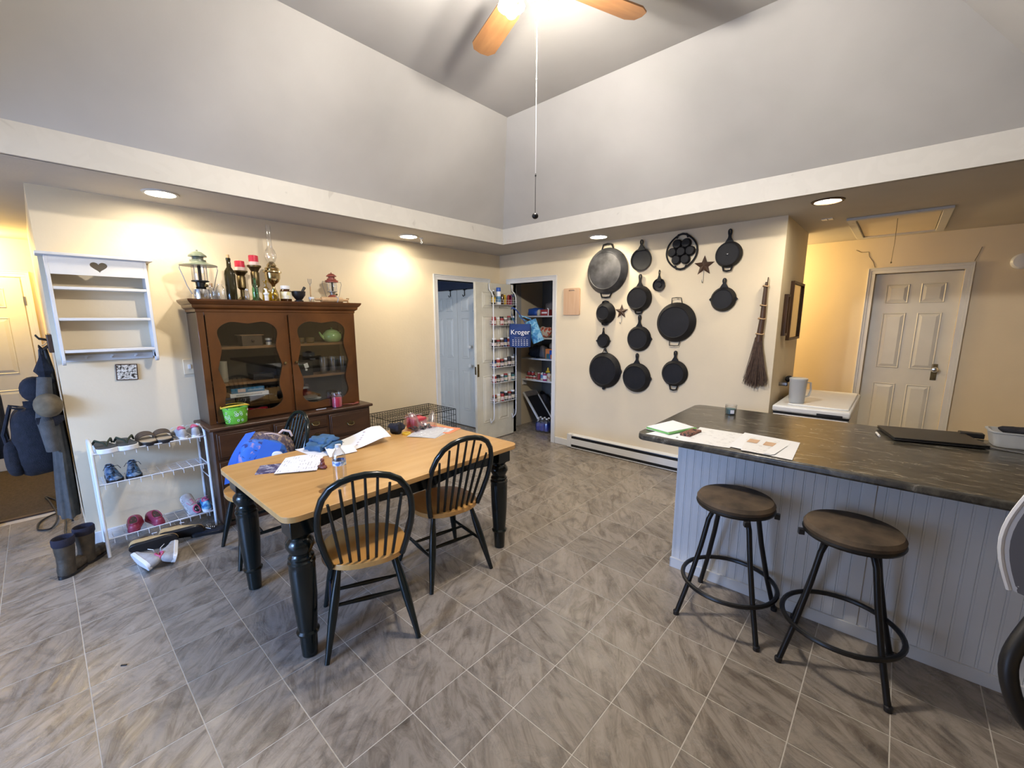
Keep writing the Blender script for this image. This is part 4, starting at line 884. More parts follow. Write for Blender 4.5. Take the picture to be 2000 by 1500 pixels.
# ------------------------------------------------------------------ in the hutch
t=thing('recipe_box','small brown wooden box with drawer knob in the hutch','box',(.19,-3.205,1.385))
MB().box((-.06,-.075,0),(.06,.075,.082)).build('box','brownbox' if 0 else 'hutchside',t,bev=.002); MB().box((-.068,-.088,.082),(.068,.088,.09)).build('lid','shelfwood',t,bev=.002); MB().blob((.068,0,.042),(.010,.012,.012)).build('knob','hutchdark',t)
bottle('vitamin_jar','white-lidded jar beside the recipe box',.20,-3.068,1.385,[(.022,0),(.023,.003),(.023,.036),(.001,.036)],'whiteplastic','jar',extra=(('band',[(.0235,.026),(.0235,.036)],'navy'),('lid',[(.026,.040),(.026,.056),(.001,.056)],'whiteplastic')))
M['celadon']=mat('pale green enamel',(.27,.42,.16),.16,var=.05)
t=thing('teapot','pale green enamel teapot on the upper right hutch shelf','teapot',(.20,-2.515,1.385))
MB().lathe([(.05,0),(.074,.014),(.087,.045),(.084,.072),(.066,.094),(.050,.099),(.001,.099)],30).build('body','celadon',t)
MB().lathe([(.058,.097),(.057,.104),(.040,.114),(.014,.119),(.006,.121),(.007,.126),(.012,.133),(.001,.138)],24).build('lid','celadon',t)
MB().tube([(0,-.065,.03),(0,-.10,.06),(0,-.118,.095)],[.017,.011,.007],10).build('spout','celadon',t)
MB().tube([(0,.05,.088),(0,.085,.10),(0,.098,.085),(0,.085,.05),(0,.07,.035)],.006,8).build('handle','celadon',t)
def tumbler(lb,x,y,z,r,h,nm='drinking_glass'):
    t=thing(nm,lb,'glass',(x,y,z),0,'glasses in the hutch')
    MB().lathe([(r*.72,0),(r*.72,.004),(r*.9,h*.3),(r,h*.96),(r,h),(r-.003,h),(r*.86,h*.3),(r*.66,.010),(.001,.010)],20,0,None,(1,1)).build('tumbler','glass',t)
for i,(lb,y,x) in enumerate((('left tall glass, front row of the middle right hutch shelf',-2.625,.215),('middle tall glass, front row of the middle right hutch shelf',-2.53,.215),('right tall glass, front row of the middle right hutch shelf',-2.44,.215),('left tall glass, back row of the middle right hutch shelf',-2.58,.12),('right tall glass, back row of the middle right hutch shelf',-2.485,.12))): tumbler(lb,x,y,1.10,.038,.15)
for lb,y in (('left amber-tinted low glass on the upper right hutch shelf',-2.80),('right amber-tinted low glass on the upper right hutch shelf',-2.71)):
    t=thing('low_glass',lb,'glass',(.18,y,1.385),0,'low glasses in the hutch'); MB().lathe([(.03,0),(.032,.004),(.038,.05),(.035,.05),(.03,.008),(.001,.008)],20,0,None,(1,1)).build('bowl','yellowglass',t)
t=thing('white_pitcher','off-white cylinder vase at the left of the middle hutch shelf','vase',(.15,-3.415,1.10)); MB().lathe([(.034,0),(.036,.005),(.038,.16),(.041,.165),(.037,.166),(.033,.01),(.001,.01)],26,0,None,(1,1)).build('vase',mat('cream ceramic',(.42,.39,.33),.5),t)
bx=tag(MB().box((.10,-3.22,1.10),(.24,-3.06,1.15)).build('black_case','blackplastic',bev=.004),'flat black case on the middle left hutch shelf','case')
t=thing('price_tag','white paper tag lying on a dark box in the hutch','tag',(.262,-2.795,1.19)); MB().box((0,-.022,-.02),(.001,.014,.022),0,RX(15)).box((0,-.002,-.045),(.001,.016,-.028),0,RX(-20)).build('tag','paper',t)
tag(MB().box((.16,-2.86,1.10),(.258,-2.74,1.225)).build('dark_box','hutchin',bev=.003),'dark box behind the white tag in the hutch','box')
bk_=MB().box((.06,-3.47,.82),(.26,-3.38,.975)); tag(bk_.build('wooden_rack','hutchside',bev=.004),'brown wooden block standing left under the hutch books','block')
tag(MB().box((.07,-3.375,.82),(.25,-3.12,.975)).build('glass_dish','pane',bev=.01),'clear glass dish stack under the two hutch books','dish')
t=thing('book','thick white-spined book under the blue one in the hutch','book',(.165,-3.265,.976),0,'books in the hutch'); MB().box((-.09,-.142,0),(.09,.142,.032)).build('cover','paper',t,bev=.002); MB().box((.0902,-.10,.010),(.0908,.09,.020)).build('spine_title',printed('spine ink',(.7,.7,.7),(.08,.08,.1),220,.75,1),t)
t=thing('book','blue-spined book on top of the white one in the hutch','book',(.165,-3.275,1.0085),0,'books in the hutch'); MB().box((-.088,-.122,0),(.088,.122,.040)).build('cover',mat('blue cover',(.04,.20,.38),.4),t,bev=.002); MB().box((.0882,-.075,.006),(.0888,-.02,.034)).build('spine_picture','palewax',t); MB().box((.0882,.0,.013),(.0888,.11,.027)).build('spine_title',printed('spine ink',(.04,.2,.38),(.55,.7,.75),160,.7,1),t)
t=thing('serving_bowl','stack of clear bowls on a white plate at the hutch bottom','bowl',(.20,-2.76,.82)); MB().lathe([(.05,0),(.05,.04),(.080,.052),(.092,.062),(.001,.052)],28).build('plate','paper',t); MB().lathe([(.03,.054),(.06,.075),(.07,.095),(.067,.095),(.028,.058),(.001,.058)],28,0,None,(1,1)).build('bowl','glass',t); MB().lathe([(.03,.070),(.055,.09),(.062,.11),(.059,.11),(.028,.074),(.001,.074)],28,0,None,(1,1)).build('bowl','glass',t)
tag(MB().blob((.22,-3.22,.845),(.05,.08,.02),nz=.5,ns=20,e=.7).build('red_cloth','red'),'crumpled red cloth at the bottom left inside the hutch','cloth')
# ------------------------------------------------------------------ on the hutch ledge
M['lime']=patch('lime green bucket print',(.16,.50,.05),(.18,.55,.06),(.02,.05,.02),36,.35,(.55,.62)); M['yellow']=mat('yellow plastic',(.75,.50,.05),.4); M['white2']=mat('print white',(.8,.85,.8),.5)
t=thing('toy_bucket','lime green bucket with yellow handle and cartoon-like bug print','bucket',(.375,-3.415,.80))
MB().lathe([(.066,0),(.070,.004),(.082,.115),(.086,.118),(.086,.128),(.080,.128),(.064,.008),(.001,.008)],34,0,None,(1,1),sx=.85,sy=1.05).build('bucket','lime',t)
MB().tube([(.075*cos(pi*i/18)*0+ (.080*sin(pi*i/18)), -.094*cos(pi*i/18), .125+.022*sin(pi*i/18)) for i in range(19)],.006,8).tube([(-.078*sin(pi*i/18), -.094*cos(pi*i/18), .128+.012*sin(pi*i/18)) for i in range(19)],.004,8).build('handle','yellow',t)
random.seed(11)
m=MB()
for i in range(16):
    a=radians(random.uniform(-70,60)); z=random.uniform(.022,.105); r=.0705+.0125*z/.11; m.tube([((r*.85+.0012)*cos(a+.09*cos(q*.9)),(r*1.05+.0012)*sin(a+.09*cos(q*.9)),z+.009*sin(q*.9)) for q in range(7)],.0014,4,closed=True)
m.build('white_doodles','white2',t)
t=thing('jar_candle','red jar candle with glass lid on the hutch ledge','candle',(.385,-2.60,.80))
MB().lathe([(.040,.004),(.043,.008),(.043,.088),(.001,.09)],26).build('wax','pinkwax',t); MB().lathe([(.044,0),(.047,.003),(.047,.105),(.038,.115),(.038,.122)],28,0,None,(1,0)).build('jar','glass',t)
MB().lathe([(.037,.115),(.047,.124),(.047,.134),(.040,.142),(.001,.143)],28).build('lid','glass',t)
tag(MB().tube([(.34+.05*cos(i*.5),-2.46+.09*sin(i*.55)*(1-i*.012),.806+.002*(i%3)) for i in range(22)],.005,6).build('rope_coil','rust'),'coiled dull red rope on the right end of the hutch ledge','rope')
tag(MB().box((.37,-2.79,.80),(.375,-2.70,.803)).build('paper_slip','paper'),'thin paper slip on the hutch ledge','paper')
# ------------------------------------------------------------------ backpack on the chair
M['bpk']=patch('blue and purple cartoon print',(.015,.03,.16),(.03,.14,.55),(.30,.22,.40),14,.7,(.42,.56)); M['bpk2']=patch('brown pebble print',(.03,.03,.06),(.10,.075,.10),(.30,.22,.16),26,.8,(.45,.53)); M['bpkblue']=mat('bright blue fabric',(.03,.13,.55),.7,var=.1)
t=thing('backpack','blue patterned child backpack leaning on the chair seat','backpack',(.93,-3.43,.455),radians(25),rot=(radians(-12),radians(-4),radians(-14)))
MB().blob((-.02,0,.17),(.085,.17,.185),e=.62,seg=28,rn=16,nz=.06,ns=8).build('main_bag','bpk2',t)
MB().blob((.055,-.035,.150),(.085,.150,.165),e=.55,seg=24,rn=14,nz=.05,ns=8).build('front_pocket','bpk',t)
MB().prism([(-.10,-.02),(.03,-.06),(.05,.10),(-.06,.13)],.0,.008,0,T(.138,.01,.20)@RY(82)@RZ(90)).build('blue_flap','bpkblue',t)
MB().blob((.150,.04,.225),(.006,.034,.028),e=.8).build('white_cloud_patch','paper',t)
MB().tube([(-.03,.05,.345),(-.03,.075,.375),(-.03,.12,.37),(-.03,.14,.335)],.009,8).build('grab_loop','palewax',t)
MB().sheet(lambda u,v:(.03+.06*u+.03*sin(pi*u),-.10-.085*u-.03*sin(pi*u)-.055*v,.365-.33*u-.02*v),12,3,.006).build('shoulder_strap','bpkblue',t)
MB().tube([(.02,.155*cos(pi*i/14),.17+.185*sin(pi*i/14)) for i in range(15)],.004,6).build('zipper','palewax',t)
# ------------------------------------------------------------------ table things
TZ=.7555
def quad_sheet(name,P,mt,th=.0006,parent=None,n=(8,6),wav=0.):
    A,B,C_,D=[Vector(p) for p in P]
    def f(u,v):
        p=A.lerp(B,u).lerp(D.lerp(C_,u),v); p.z+=wav*sin(u*7)*sin(v*5+1); return p
    return MB().sheet(f,n[0],n[1],th).build(name,mt,parent,ang=60)
pp=M['paper']
M['drawn']=mat('drawing paper',(.78,.79,.83),.6,var=.02)
t=thing('drawing_sheet','large white drawing sheet curling up, with small red leaf prints','paper',(0,0,0))
A,B,C_,D=Vector((1.31,-3.345,TZ+.001)),Vector((1.585,-3.325,TZ+.001)),Vector((1.63,-2.83,.815)),Vector((1.375,-2.76,.852))
def dsf(u,v):
    p=A.lerp(B,u).lerp(D.lerp(C_,u),v); k=max(0,v-.45)/.55
    p.z=TZ+.002+(.062+.030*(1-u))*k**1.3*(1-.35*max(0,(v-.86)/.14))+.006*sin(pi*u)*v; return p
MB().sheet(dsf,10,18,.0012).build('sheet','drawn',t,ang=60)
for u,v in ((.18,.77),(.36,.72),(.47,.68),(.55,.65),(.66,.60),(.78,.56)):
    p=dsf(u,v); MB().lathe([(.014 if v>.75 else .0095,0),(.001,.001)],8,0,T(p.x,p.y,p.z+.0015)@RX(0),sx=.45).build('leaf_print','rust',t)
MB().tube([tuple(dsf(.15+.5*s_/10,.42+.08*sin(s_*.8))+Vector((0,0,.0012))) for s_ in range(11)],.0009,4).build('pencil_line','greycloth',t)
tag(quad_sheet('paper_card',[(1.50,-3.235,TZ+.03),(1.64,-3.27,TZ+.003),(1.665,-3.10,TZ+.008),(1.57,-3.085,TZ+.028)],'paper',.001),'small blank card on the near edge of the drawing sheet','paper')
M['denim']=mat('blue denim',(.045,.12,.24),.9,var=.25,scale=14,bump=.4,bscale=260)
t=thing('folded_jeans','crumpled blue denim on the corner of the drawing sheet','cloth',(1.42,-3.215,TZ+.004),radians(25))
MB().blob((0,0,.020),(.10,.075,.022),e=.6,seg=40,rn=16,nz=.6,ns=26).build('lower_fold','denim',t); MB().blob((-.01,.035,.045),(.085,.055,.020),e=.6,seg=40,rn=16,nz=.75,ns=24).build('upper_fold','denim',t); MB().tube([(.085,-.06,.02),(.10,-.01,.030),(.09,.04,.025)],.009,8).tube([(.06,-.07,.03),(.075,-.02,.044),(.05,.04,.05)],.007,8).build('hem','denim',t)
M['printed']=printed('typed letter',(.80,.82,.88),(.52,.53,.58),70,.42,0)
t=thing('booklet','dark blue booklet under the typed letter on the table','booklet',(1.60,-3.555,TZ),radians(62)); MB().box((-.10,-.075,0),(.10,.075,.004)).build('cover',patch('dark booklet',(.03,.03,.10),(.06,.05,.14),(.3,.3,.4),20),t)
t=thing('letter_paper','white typed letter on top of the booklet','paper',(1.645,-3.445,TZ+.0048),radians(58)); MB().sheet(lambda u,v:(-.108+.216*u,-.14+.28*v,.004+.010*sin(pi*u)*v),8,8,.0006).build('sheet','printed',t)
t=thing('toy_figurine','small reddish-brown toy figurine beside the water bottle','toy',(1.80,-3.385,TZ),radians(30))
MB().blob((0,0,.012),(.026,.018,.012),nz=.3,ns=40).blob((.0,0,.030),(.014,.012,.014)).blob((.0,0,.050),(.011,.011,.012)).tube([(-.012,.0,.018),(-.03,.01,.012),(-.03,.0,.006)],.006,6).tube([(.012,.0,.018),(.03,-.008,.012)],.006,6).build('figure',mat('brown red toy',(.17,.045,.035),.4,var=.4,scale=50),t)
t=thing('water_bottle','clear ribbed plastic water bottle on the table','water bottle',(2.115,-3.435,TZ))
wb=[(.026,0),(.031,.004),(.032,.012)]
for k in range(9): wb+= [(.0325,.018+.0125*k),(.0305,.0235+.0125*k)]
wb+=[(.033,.132),(.033,.152),(.030,.168),(.018,.188),(.0125,.195),(.0125,.203)]
MB().lathe(wb,30,0,None,(1,0)).build('bottle','clearplastic',t,ang=80); MB().lathe([(.0332,.112),(.0332,.136)],30,0,None,(0,0)).build('label_band',patch('blue and white label',(.03,.12,.45),(.10,.25,.6),(.7,.75,.8),26,.4,(.46,.5)),t)
MB().lathe([(.0145,.203),(.0145,.216),(.001,.217)],20).build('cap','whiteplastic',t)
tag(MB().lathe([(.036,0),(.001,.0004)],32,0,None).build('ring_stain',mat('ring stain',(.20,.09,.022),.35),loc=(2.125,-3.515,TZ-.0001)),'brown ring stain on the tabletop by the water bottle','stain')
M['pinkbox']=mat('pink plastic',(.55,.05,.08),.4)
t=thing('pink_tub','pink plastic tub in the zip bag on the table','tub',(1.43,-2.475,TZ)); MB().box((-.05,-.06,0),(.05,.065,.085)).build('tub','pinkbox',t,bev=.008)
t=thing('zip_bag','clear plastic bag of dark bits on the table','plastic bag',(1.47,-2.49,TZ))
MB().sheet(lambda u,v:(.075-.15*u+.02*sin(9*v),-.11+.23*v+.02*u,.012+.135*sin(pi*min(1,u*1.15))**.7*(.7+.3*sin(v*6+1))+.06*max(0,u-.55)),14,14).build('film',glass('bag film',(.88,.70,.82),.24,.25),t,ang=80)
random.seed(5); m=MB()
for i in range(46):
    m.blob((random.uniform(-.02,.07),random.uniform(-.07,.08),.006+abs(random.gauss(0,.012))),(.009,.012,.007),seg=6,rn=4,nz=.4,ns=90)
o=m.build('dark_bits','greycloth',t,smooth=False); o['kind']='stuff'
MB().box((-.06,-.05,.115),(-.02,.09,.117),0,RY(-25)).build('bag_label','paper',t)
tag(MB().blob((1.45,-2.66,.79),(.055,.045,.038),nz=.55,ns=26,e=.8,seg=24,rn=12).build('black_plush','blackcloth'),'black fuzzy clump at the right end of the drawing sheet','cloth')
t=thing('tape_roll','yellow-orange tape ring beside the black clump','tape',(1.535,-2.640,TZ)); MB().prism(circ(.032,28),0,.014,0,None,holes=[circ(.022,24)]).build('ring','yellow',t)
t=thing('orange_paper','orange sheet under the colouring pages','paper',(1.60,-2.385,TZ),radians(20)); MB().box((-.14,-.09,0),(.14,.09,.0008)).build('sheet',mat('orange paper',(.80,.25,.12),.6),t)
M['news']=printed('newsprint',(.74,.75,.78),(.16,.16,.18),46,.62,1)
for lb,dx,dy,rz,z in (('colouring page, lower sheet of the pair by the zip bag',.0,.0,20,.0014),('colouring page, upper sheet of the pair by the zip bag',-.012,-.03,31,.0036)):
    t=thing('colouring_page',lb,'paper',(1.63+dx,-2.475+dy,TZ+z),radians(rz),'colouring pages'); MB().sheet(lambda u,v:(-.11+.22*u,-.14+.28*v,.002*sin(5*u)+.003*v*v),6,6,.0006).build('sheet','news',t)
# ------------------------------------------------------------------ counter things
CZ=.9155
def paper(nm,lb,P,mt,z=0,grp=None,wav=.0008):
    P=[(a,b,CZ+z) for a,b in P]; c=sum((Vector(p) for p in P),Vector())/4
    t=thing(nm,lb,'paper',c,0,grp); quad_sheet('sheet',[Vector(p)-c for p in P],mt,.0005,t,wav=wav); return t
M['form']=printed('printed form',(.78,.78,.79),(.45,.45,.47),90,.42,1)
paper('paper_sheet','white sheet under the green notepad at the counter end',[(3.09,-2.025),(3.35,-2.03),(3.32,-1.74),(3.19,-1.64)],'paper',.0002)
paper('printed_form','printed form in the middle of the counter papers',[(3.33,-2.035),(3.545,-2.010),(3.535,-1.655),(3.278,-1.656)],'form',.0014,'printed forms on the counter')
paper('printed_form','widest white sheet, right end of the counter papers',[(3.53,-1.985),(3.825,-2.028),(3.803,-1.655),(3.523,-1.62)],'paper',.0026)
t=paper('printed_form','form with two photo boxes lying on the right sheet',[(3.60,-2.02),(3.735,-2.015),(3.715,-1.69),(3.56,-1.70)],'form',.0042,'printed forms on the counter')
for a,b in ((-.045,.06),(.035,.05)): MB().box((a-.025,b-.04,.0012),(a+.025,b+.04,.0016)).build('photo_box','cutboard',t)
paper('folded_receipt','folded receipt half under the photo form',[(3.70,-2.01),(3.745,-2.0),(3.765,-1.78),(3.715,-1.76)],'paper',.0062)
t=thing('notepad','green-backed notepad with white top page','notepad',(3.165,-1.825,CZ+.003),radians(-18)); MB().box((-.085,-.125,0),(.085,.125,.010)).build('green_backing',mat('green card',(.16,.42,.12),.5),t,bev=.002); MB().sheet(lambda u,v:(-.085+.16*u,-.12+.235*v,.013+.010*(1-u)*v),6,6,.002).build('top_page','paper',t)
MB().box((-.088,-.13,-.0004),(.06,.11,.0)).build('lower_page','paper',t)
t=thing('wallet','brown patterned wallet half under the notepad','wallet',(3.285,-1.85,CZ+.0005),radians(-5)); MB().box((-.025,-.08,0),(.035,.08,.014)).build('cover',patch('wallet print',(.06,.025,.018),(.30,.12,.08),(.02,.012,.01),30),t,bev=.004)
t=thing('jar_candle','small teal candle in a glass tumbler on the counter','candle',(3.31,-1.12,CZ)); MB().lathe([(.030,.003),(.032,.006),(.033,.040),(.001,.041)],24).build('wax',mat('teal wax',(.07,.15,.16),.5),t); MB().lathe([(.033,0),(.036,.003),(.038,.068)],28,0,None,(1,0)).build('tumbler','glass',t); MB().box((.036,-.012,.01),(.038,.012,.035),0,RZ(-60)).build('label_sticker','paper',t)
t=thing('laptop','closed black laptop on the counter','laptop',(4.322,-1.072,CZ),radians(15)); MB().box((-.19,-.155,.004),(.19,.155,.014)).build('base','blackplastic',t,bev=.003); MB().box((-.19,-.155,.0145),(.19,.155,.022)).build('lid','black',t,bev=.003)
for a in (-.15,.15):
    for b in (-.12,.12): MB().box((a-.01,b-.01,0),(a+.01,b+.01,.004)).build('foot','blackplastic',t)
t=thing('stylus','white and silver stylus at the left edge of the laptop','stylus',(4.108,-1.165,CZ),radians(100)); MB().tube([(-.05,0,.006),(.04,0,.006),(.05,0,.006)],[.006,.006,.002],8).build('barrel','whiteplastic',t)
tag(MB().tube([(4.51,-1.10,CZ+.005),(4.58,-1.13,CZ+.003),(4.66,-1.15,CZ+.003),(4.76,-1.22,CZ+.003),(4.9,-1.3,CZ+.003)],.003,6).build('power_cable','blackplastic'),'black power cable trailing right from the laptop','cable')
t=thing('storage_tub','clear plastic tub with dark contents beside the laptop','tub',(4.70,-.985,CZ),radians(5))
MB().rings([[(p[0]*k,p[1]*k,z) for p in rrect(-.15,-.075,.15,.075,.03)] for k,z in ((.86,0),(.9,.002),(1,.075),(1.05,.076),(1.05,.082),(.98,.082),(.86,.006))],0,None,(1,1)).build('tub','frost',t)
t=tag(MB().blob((4.68,-.99,CZ+.085),(.09,.045,.025),nz=.4,ns=20).build('dark_glove','blackcloth'),'dark glove lying on the clear tub','glove')
t=thing('charger_brick','black charger brick between laptop and tub','charger',(4.50,-.88,CZ),radians(5)); MB().box((-.05,-.025,0),(.05,.025,.028)).build('brick','blackplastic',t,bev=.004)
# ------------------------------------------------------------------ dog crate
t=thing('dog_crate','black folding wire dog crate behind the table','dog crate',(.30,-1.72,0))
X0,X1,Y0,Y1,Z1=-.24,.25,-.42,.40,.60
def grid(nm,org,a,b,na,nb):
    m=MB(); o=Vector(org); a=Vector(a); b=Vector(b)
    for i in range(na+1): m.tube([o+a*(i/na),o+a*(i/na)+b],.0022 if 0<i<na else .0035,5)
    for i in range(nb+1): m.tube([o+b*(i/nb),o+b*(i/nb)+a],.0022 if 0<i<nb else .0035,5)
    m.build(nm,'black',t)
grid('top_panel',(X0,Y0,Z1),(0,Y1-Y0,0),(X1-X0,0,0),26,5); grid('front_panel',(X1,Y0,.02),(0,Y1-Y0,0),(0,0,Z1-.02),26,9); grid('back_panel',(X0,Y0,.02),(0,Y1-Y0,0),(0,0,Z1-.02),26,9)
grid('end_panel',(X0,Y0,.02),(X1-X0,0,0),(0,0,Z1-.02),12,9); grid('end_panel',(X0,Y1,.02),(X1-X0,0,0),(0,0,Z1-.02),12,9)
MB().box((X0+.005,Y0+.005,.0),(X1-.005,Y1-.005,.025)).build('tray','blackplastic',t,bev=.004)
def smooth(P,n=6):
    P=[Vector(p) for p in P]; out=[]
    for i in range(len(P)-1):
        a,b,c,d=P[max(0,i-1)],P[i],P[i+1],P[min(len(P)-1,i+2)]
        for k in range(n):
            t_=k/n; out.append(.5*((2*b)+(c-a)*t_+(2*a-5*b+4*c-d)*t_**2+(3*b-a-3*c+d)*t_**3))
    return out+[P[-1]]
# ------------------------------------------------------------------ pantry
PSZ=(1.64,1.33,1.03,.715)
for k,z in enumerate(PSZ): tag(MB().box((.015,.45,z-.02),(1.205,.955,z)).build('pantry_shelf','whitepaint',bev=.002),('top','second','third','lowest')[k]+' white pantry shelf','shelf','pantry shelves')
struct(MB().box((0,.11,0),(.004,.45,2.4)).build('trim_11','vault',smooth=False),'pale painted left side of the pantry')
tag(MB().box((.004,.47,.62),(.03,.56,.693)).build('shelf_cleat','whitepaint',bev=.002),'white wooden cleat under the lowest pantry shelf','cleat')
def pk(nm,lb,a,s,mt,cat,rz=0,bev=.004,extra=None):
    t=thing(nm,lb,cat,a,radians(rz),'pantry groceries'); MB().box((-s[0]/2,-s[1]/2,0),(s[0]/2,s[1]/2,s[2])).build('pack',mt,t,bev=bev)
    if extra: MB().box((-s[0]*.35,-s[1]/2-.001,s[2]*extra[1]),(s[0]*.35,-s[1]/2,s[2]*extra[2])).build('front_label',extra[0],t)
    return t
def sack(nm,lb,c,r,mt,cat): return tag(MB().blob(c,r,e=.7,nz=.28,ns=14,seg=20,rn=12).build(nm,mt),lb,cat,'pantry groceries')
def can(nm,lb,x,y,z,r,h,mt,lid='steel',cat='can',band=None):
    t=thing(nm,lb,cat,(x,y,z),0,'pantry groceries'); MB().lathe([(r*.96,0),(r,.003),(r,h-.003),(r*.96,h),(.001,h)],18).build('body',mt,t)
    MB().lathe([(r*.9,h),(r*.9,h+.012),(.001,h+.012)],16).build('lid',lid,t)
    if band: MB().lathe([(r+.0006,h*.25),(r+.0006,h*.75)],18,0,None,(0,0)).build('label_wrap',band,t)
for n_,c in (('orange',(.60,.20,.06)),('cream',(.60,.54,.42)),('darkred',(.30,.03,.03)),('mustard',(.62,.42,.03)),('magenta',(.35,.03,.14)),('teal',(.03,.12,.13)),('olive',(.24,.25,.06)),('skyb',(.10,.24,.42)),('greyp',(.14,.13,.13))): M[n_]=mat(n_+' packaging',c,.5,var=.15,scale=20)
z=PSZ[0]
sack('bread_bag','blue bag bundle on the top pantry shelf, left',(.16,.60,z+.055),(.13,.10,.055),'blue','bag')
pk('cookie_box','dark red biscuit box with white label on the top pantry shelf',(.395,.54,z),(.13,.10,.085),'darkred','box',4,extra=('paper',.35,.6))
sack('snack_roll','tan wrapped roll left of the dark red box',(.30,.50,z+.045),(.028,.03,.045),'cream','package')
pk('cereal_box','tall blue, white and red box at the right of the top pantry shelf',(.60,.56,z),(.13,.06,.27),patch('tall box print',(.02,.06,.3),(.6,.6,.62),(.45,.04,.04),9,.5),'box')
sack('chip_bag','dark crumpled bag behind on the top pantry shelf',(.34,.80,z+.11),(.14,.09,.11),'greyp','bag')
MB and tag(MB().tube([(.46,.50,z+.001),(.465,.50,z+.09),(.445,.50,z+.10)],.008,6).build('white_hook','whiteplastic'),'white plastic hook tool standing on the top pantry shelf','tool')
z=PSZ[1]
sack('red_snack_bag','red and white snack bag on the second pantry shelf',(.36,.56,z+.075),(.11,.08,.075),patch('red snack print',(.4,.03,.02),(.55,.10,.05),(.6,.55,.5),12),'bag')
can('salt_canister','cream canister in front of the red snack bag',.335,.475,z,.035,.10,'cream',lid='red',cat='canister')
sack('green_bag','dull green bag at the back of the second pantry shelf',(.50,.72,z+.08),(.08,.08,.08),'olive','bag')
sack('cream_bag','small cream bag at the right of the second pantry shelf',(.62,.52,z+.04),(.05,.05,.04),'cream','bag')
z=PSZ[2]
sack('dark_bag','large black bag at the left of the third pantry shelf',(.18,.62,z+.085),(.13,.11,.085),'blackcloth','bag')
sack('paper_sack','grey-brown paper sack leaning on the third pantry shelf',(.33,.58,z+.09),(.05,.07,.09),'greyp','bag')
pk('pasta_box','blue box with orange picture on the third pantry shelf',(.56,.52,z),(.13,.06,.125),'blue','box',0,extra=('orange',.05,.5))
pk('cracker_box','orange and dark box behind the blue pasta box',(.455,.56,z),(.12,.06,.14),'orange','box',0,extra=('teal',.0,.5))
sack('grey_bag','small grey bag on top of the cracker box',(.50,.56,z+.18),(.04,.04,.04),'greyp','bag')
z=PSZ[3]
for i,(lb,x,y) in enumerate((('leftmost red-labelled tin of the lowest pantry shelf row',.10,.49),('second red-labelled tin from left on the lowest pantry shelf',.165,.49),('third red-labelled tin from left on the lowest pantry shelf',.23,.49))): can('food_can',lb,x,y,z,.031,.048,'cream',band='darkred')
for lb,x,y in (('left stacked red tin on the lowest pantry shelf',.13,.49),('right stacked red tin on the lowest pantry shelf',.20,.49)): can('food_can',lb,x,y,z+.061,.030,.042,'darkred')
can('spice_tin','dark red spice tin right of the stacked tins',.28,.53,z,.022,.09,'darkred',lid='cream',cat='tin'); can('white_tin','pale tin behind the spice tin',.33,.56,z,.034,.10,'cream',cat='tin',band='skyb')
t=thing('mustard_bottle','yellow squeeze bottle on the lowest pantry shelf','bottle',(.425,.56,z),0,'pantry groceries'); MB().lathe([(.038,0),(.04,.01),(.04,.10),(.03,.13),(.016,.14),(.001,.14)],20).build('bottle','mustard',t); MB().lathe([(.018,.14),(.015,.16),(.005,.185),(.001,.186)],14).build('nozzle','mustard',t)
can('soda_can','magenta and white can on the lowest pantry shelf',.435,.475,z,.031,.105,'magenta',band='paper'); can('soup_can','cream can with red print right of the magenta can',.51,.475,z,.033,.11,'cream',band=patch('soup print',(.55,.5,.4),(.6,.5,.4),(.35,.05,.03),20)); can('olive_jar','olive green jar at the right of the lowest pantry shelf',.585,.475,z,.032,.115,'olive',cat='jar')
# pantry floor
t=thing('folding_step_stool','dark step stool with pale rails leaning on the pantry wall','step stool',(.22,.52,0))
for y in (-.12,.16): MB().box((-.012,y-.01,0),(.012,y+.012,.66),0,T(.28,0,.0)@RY(-38)).build('side_rail','trim',t)
MB().box((-.006,-.11,.06),(.006,.15,.60),0,T(.28,0,0)@RY(-38)).build('tread_panel','blackplastic',t); MB().box((-.03,-.12,.57),(.02,.16,.66),0,T(.28,0,0)@RY(-38)).build('top_cap','greyp',t,bev=.01)
tag(MB().rings([[(.60+p[0]*k,.76+p[1]*k,z) for p in rrect(-.16,-.16,.16,.16,.04)] for k,z in ((.84,0),(.86,.004),(1,.46),(1.03,.462),(1.03,.475),(.97,.475),(.82,.02))]).build('trash_can','blackplastic'),'black open bin at the back of the pantry floor','bin')
tag(MB().blob((.52,.68,.50),(.10,.06,.02),nz=.5,ns=22).build('white_bag_edge','paper'),'crumpled white bag rim over the black bin','bag')
sack('black_sack','black bag slumped behind the step stool',(.13,.83,.22),(.11,.09,.22),'blackcloth','bag')
t=thing('water_bottle_pack','shrink-wrapped pack of blue-labelled water bottles on the pantry floor','bottle pack',(.53,.33,0),radians(8))
for i in range(3):
    for j in range(2):
        b_=MB().lathe([(.030,0),(.033,.004),(.033,.14),(.026,.17),(.013,.19),(.013,.20)],14,0,None).build('bottle','lightwater' if 0 else 'clearplastic',t,loc=(-.068+.068*i,-.034+.068*j,.001)); MB().lathe([(.0336,.03),(.0336,.135)],14,0,None,(0,0)).build('label_wrap','blue',b_); MB().lathe([(.015,.195),(.015,.21),(.001,.211)],12).build('cap','whiteplastic',b_)
MB().blob((0,0,.082),(.112,.078,.08),e=.4,seg=24,rn=10).build('shrink_film',glass('shrink film',(.55,.68,.95),.18,.2),t)
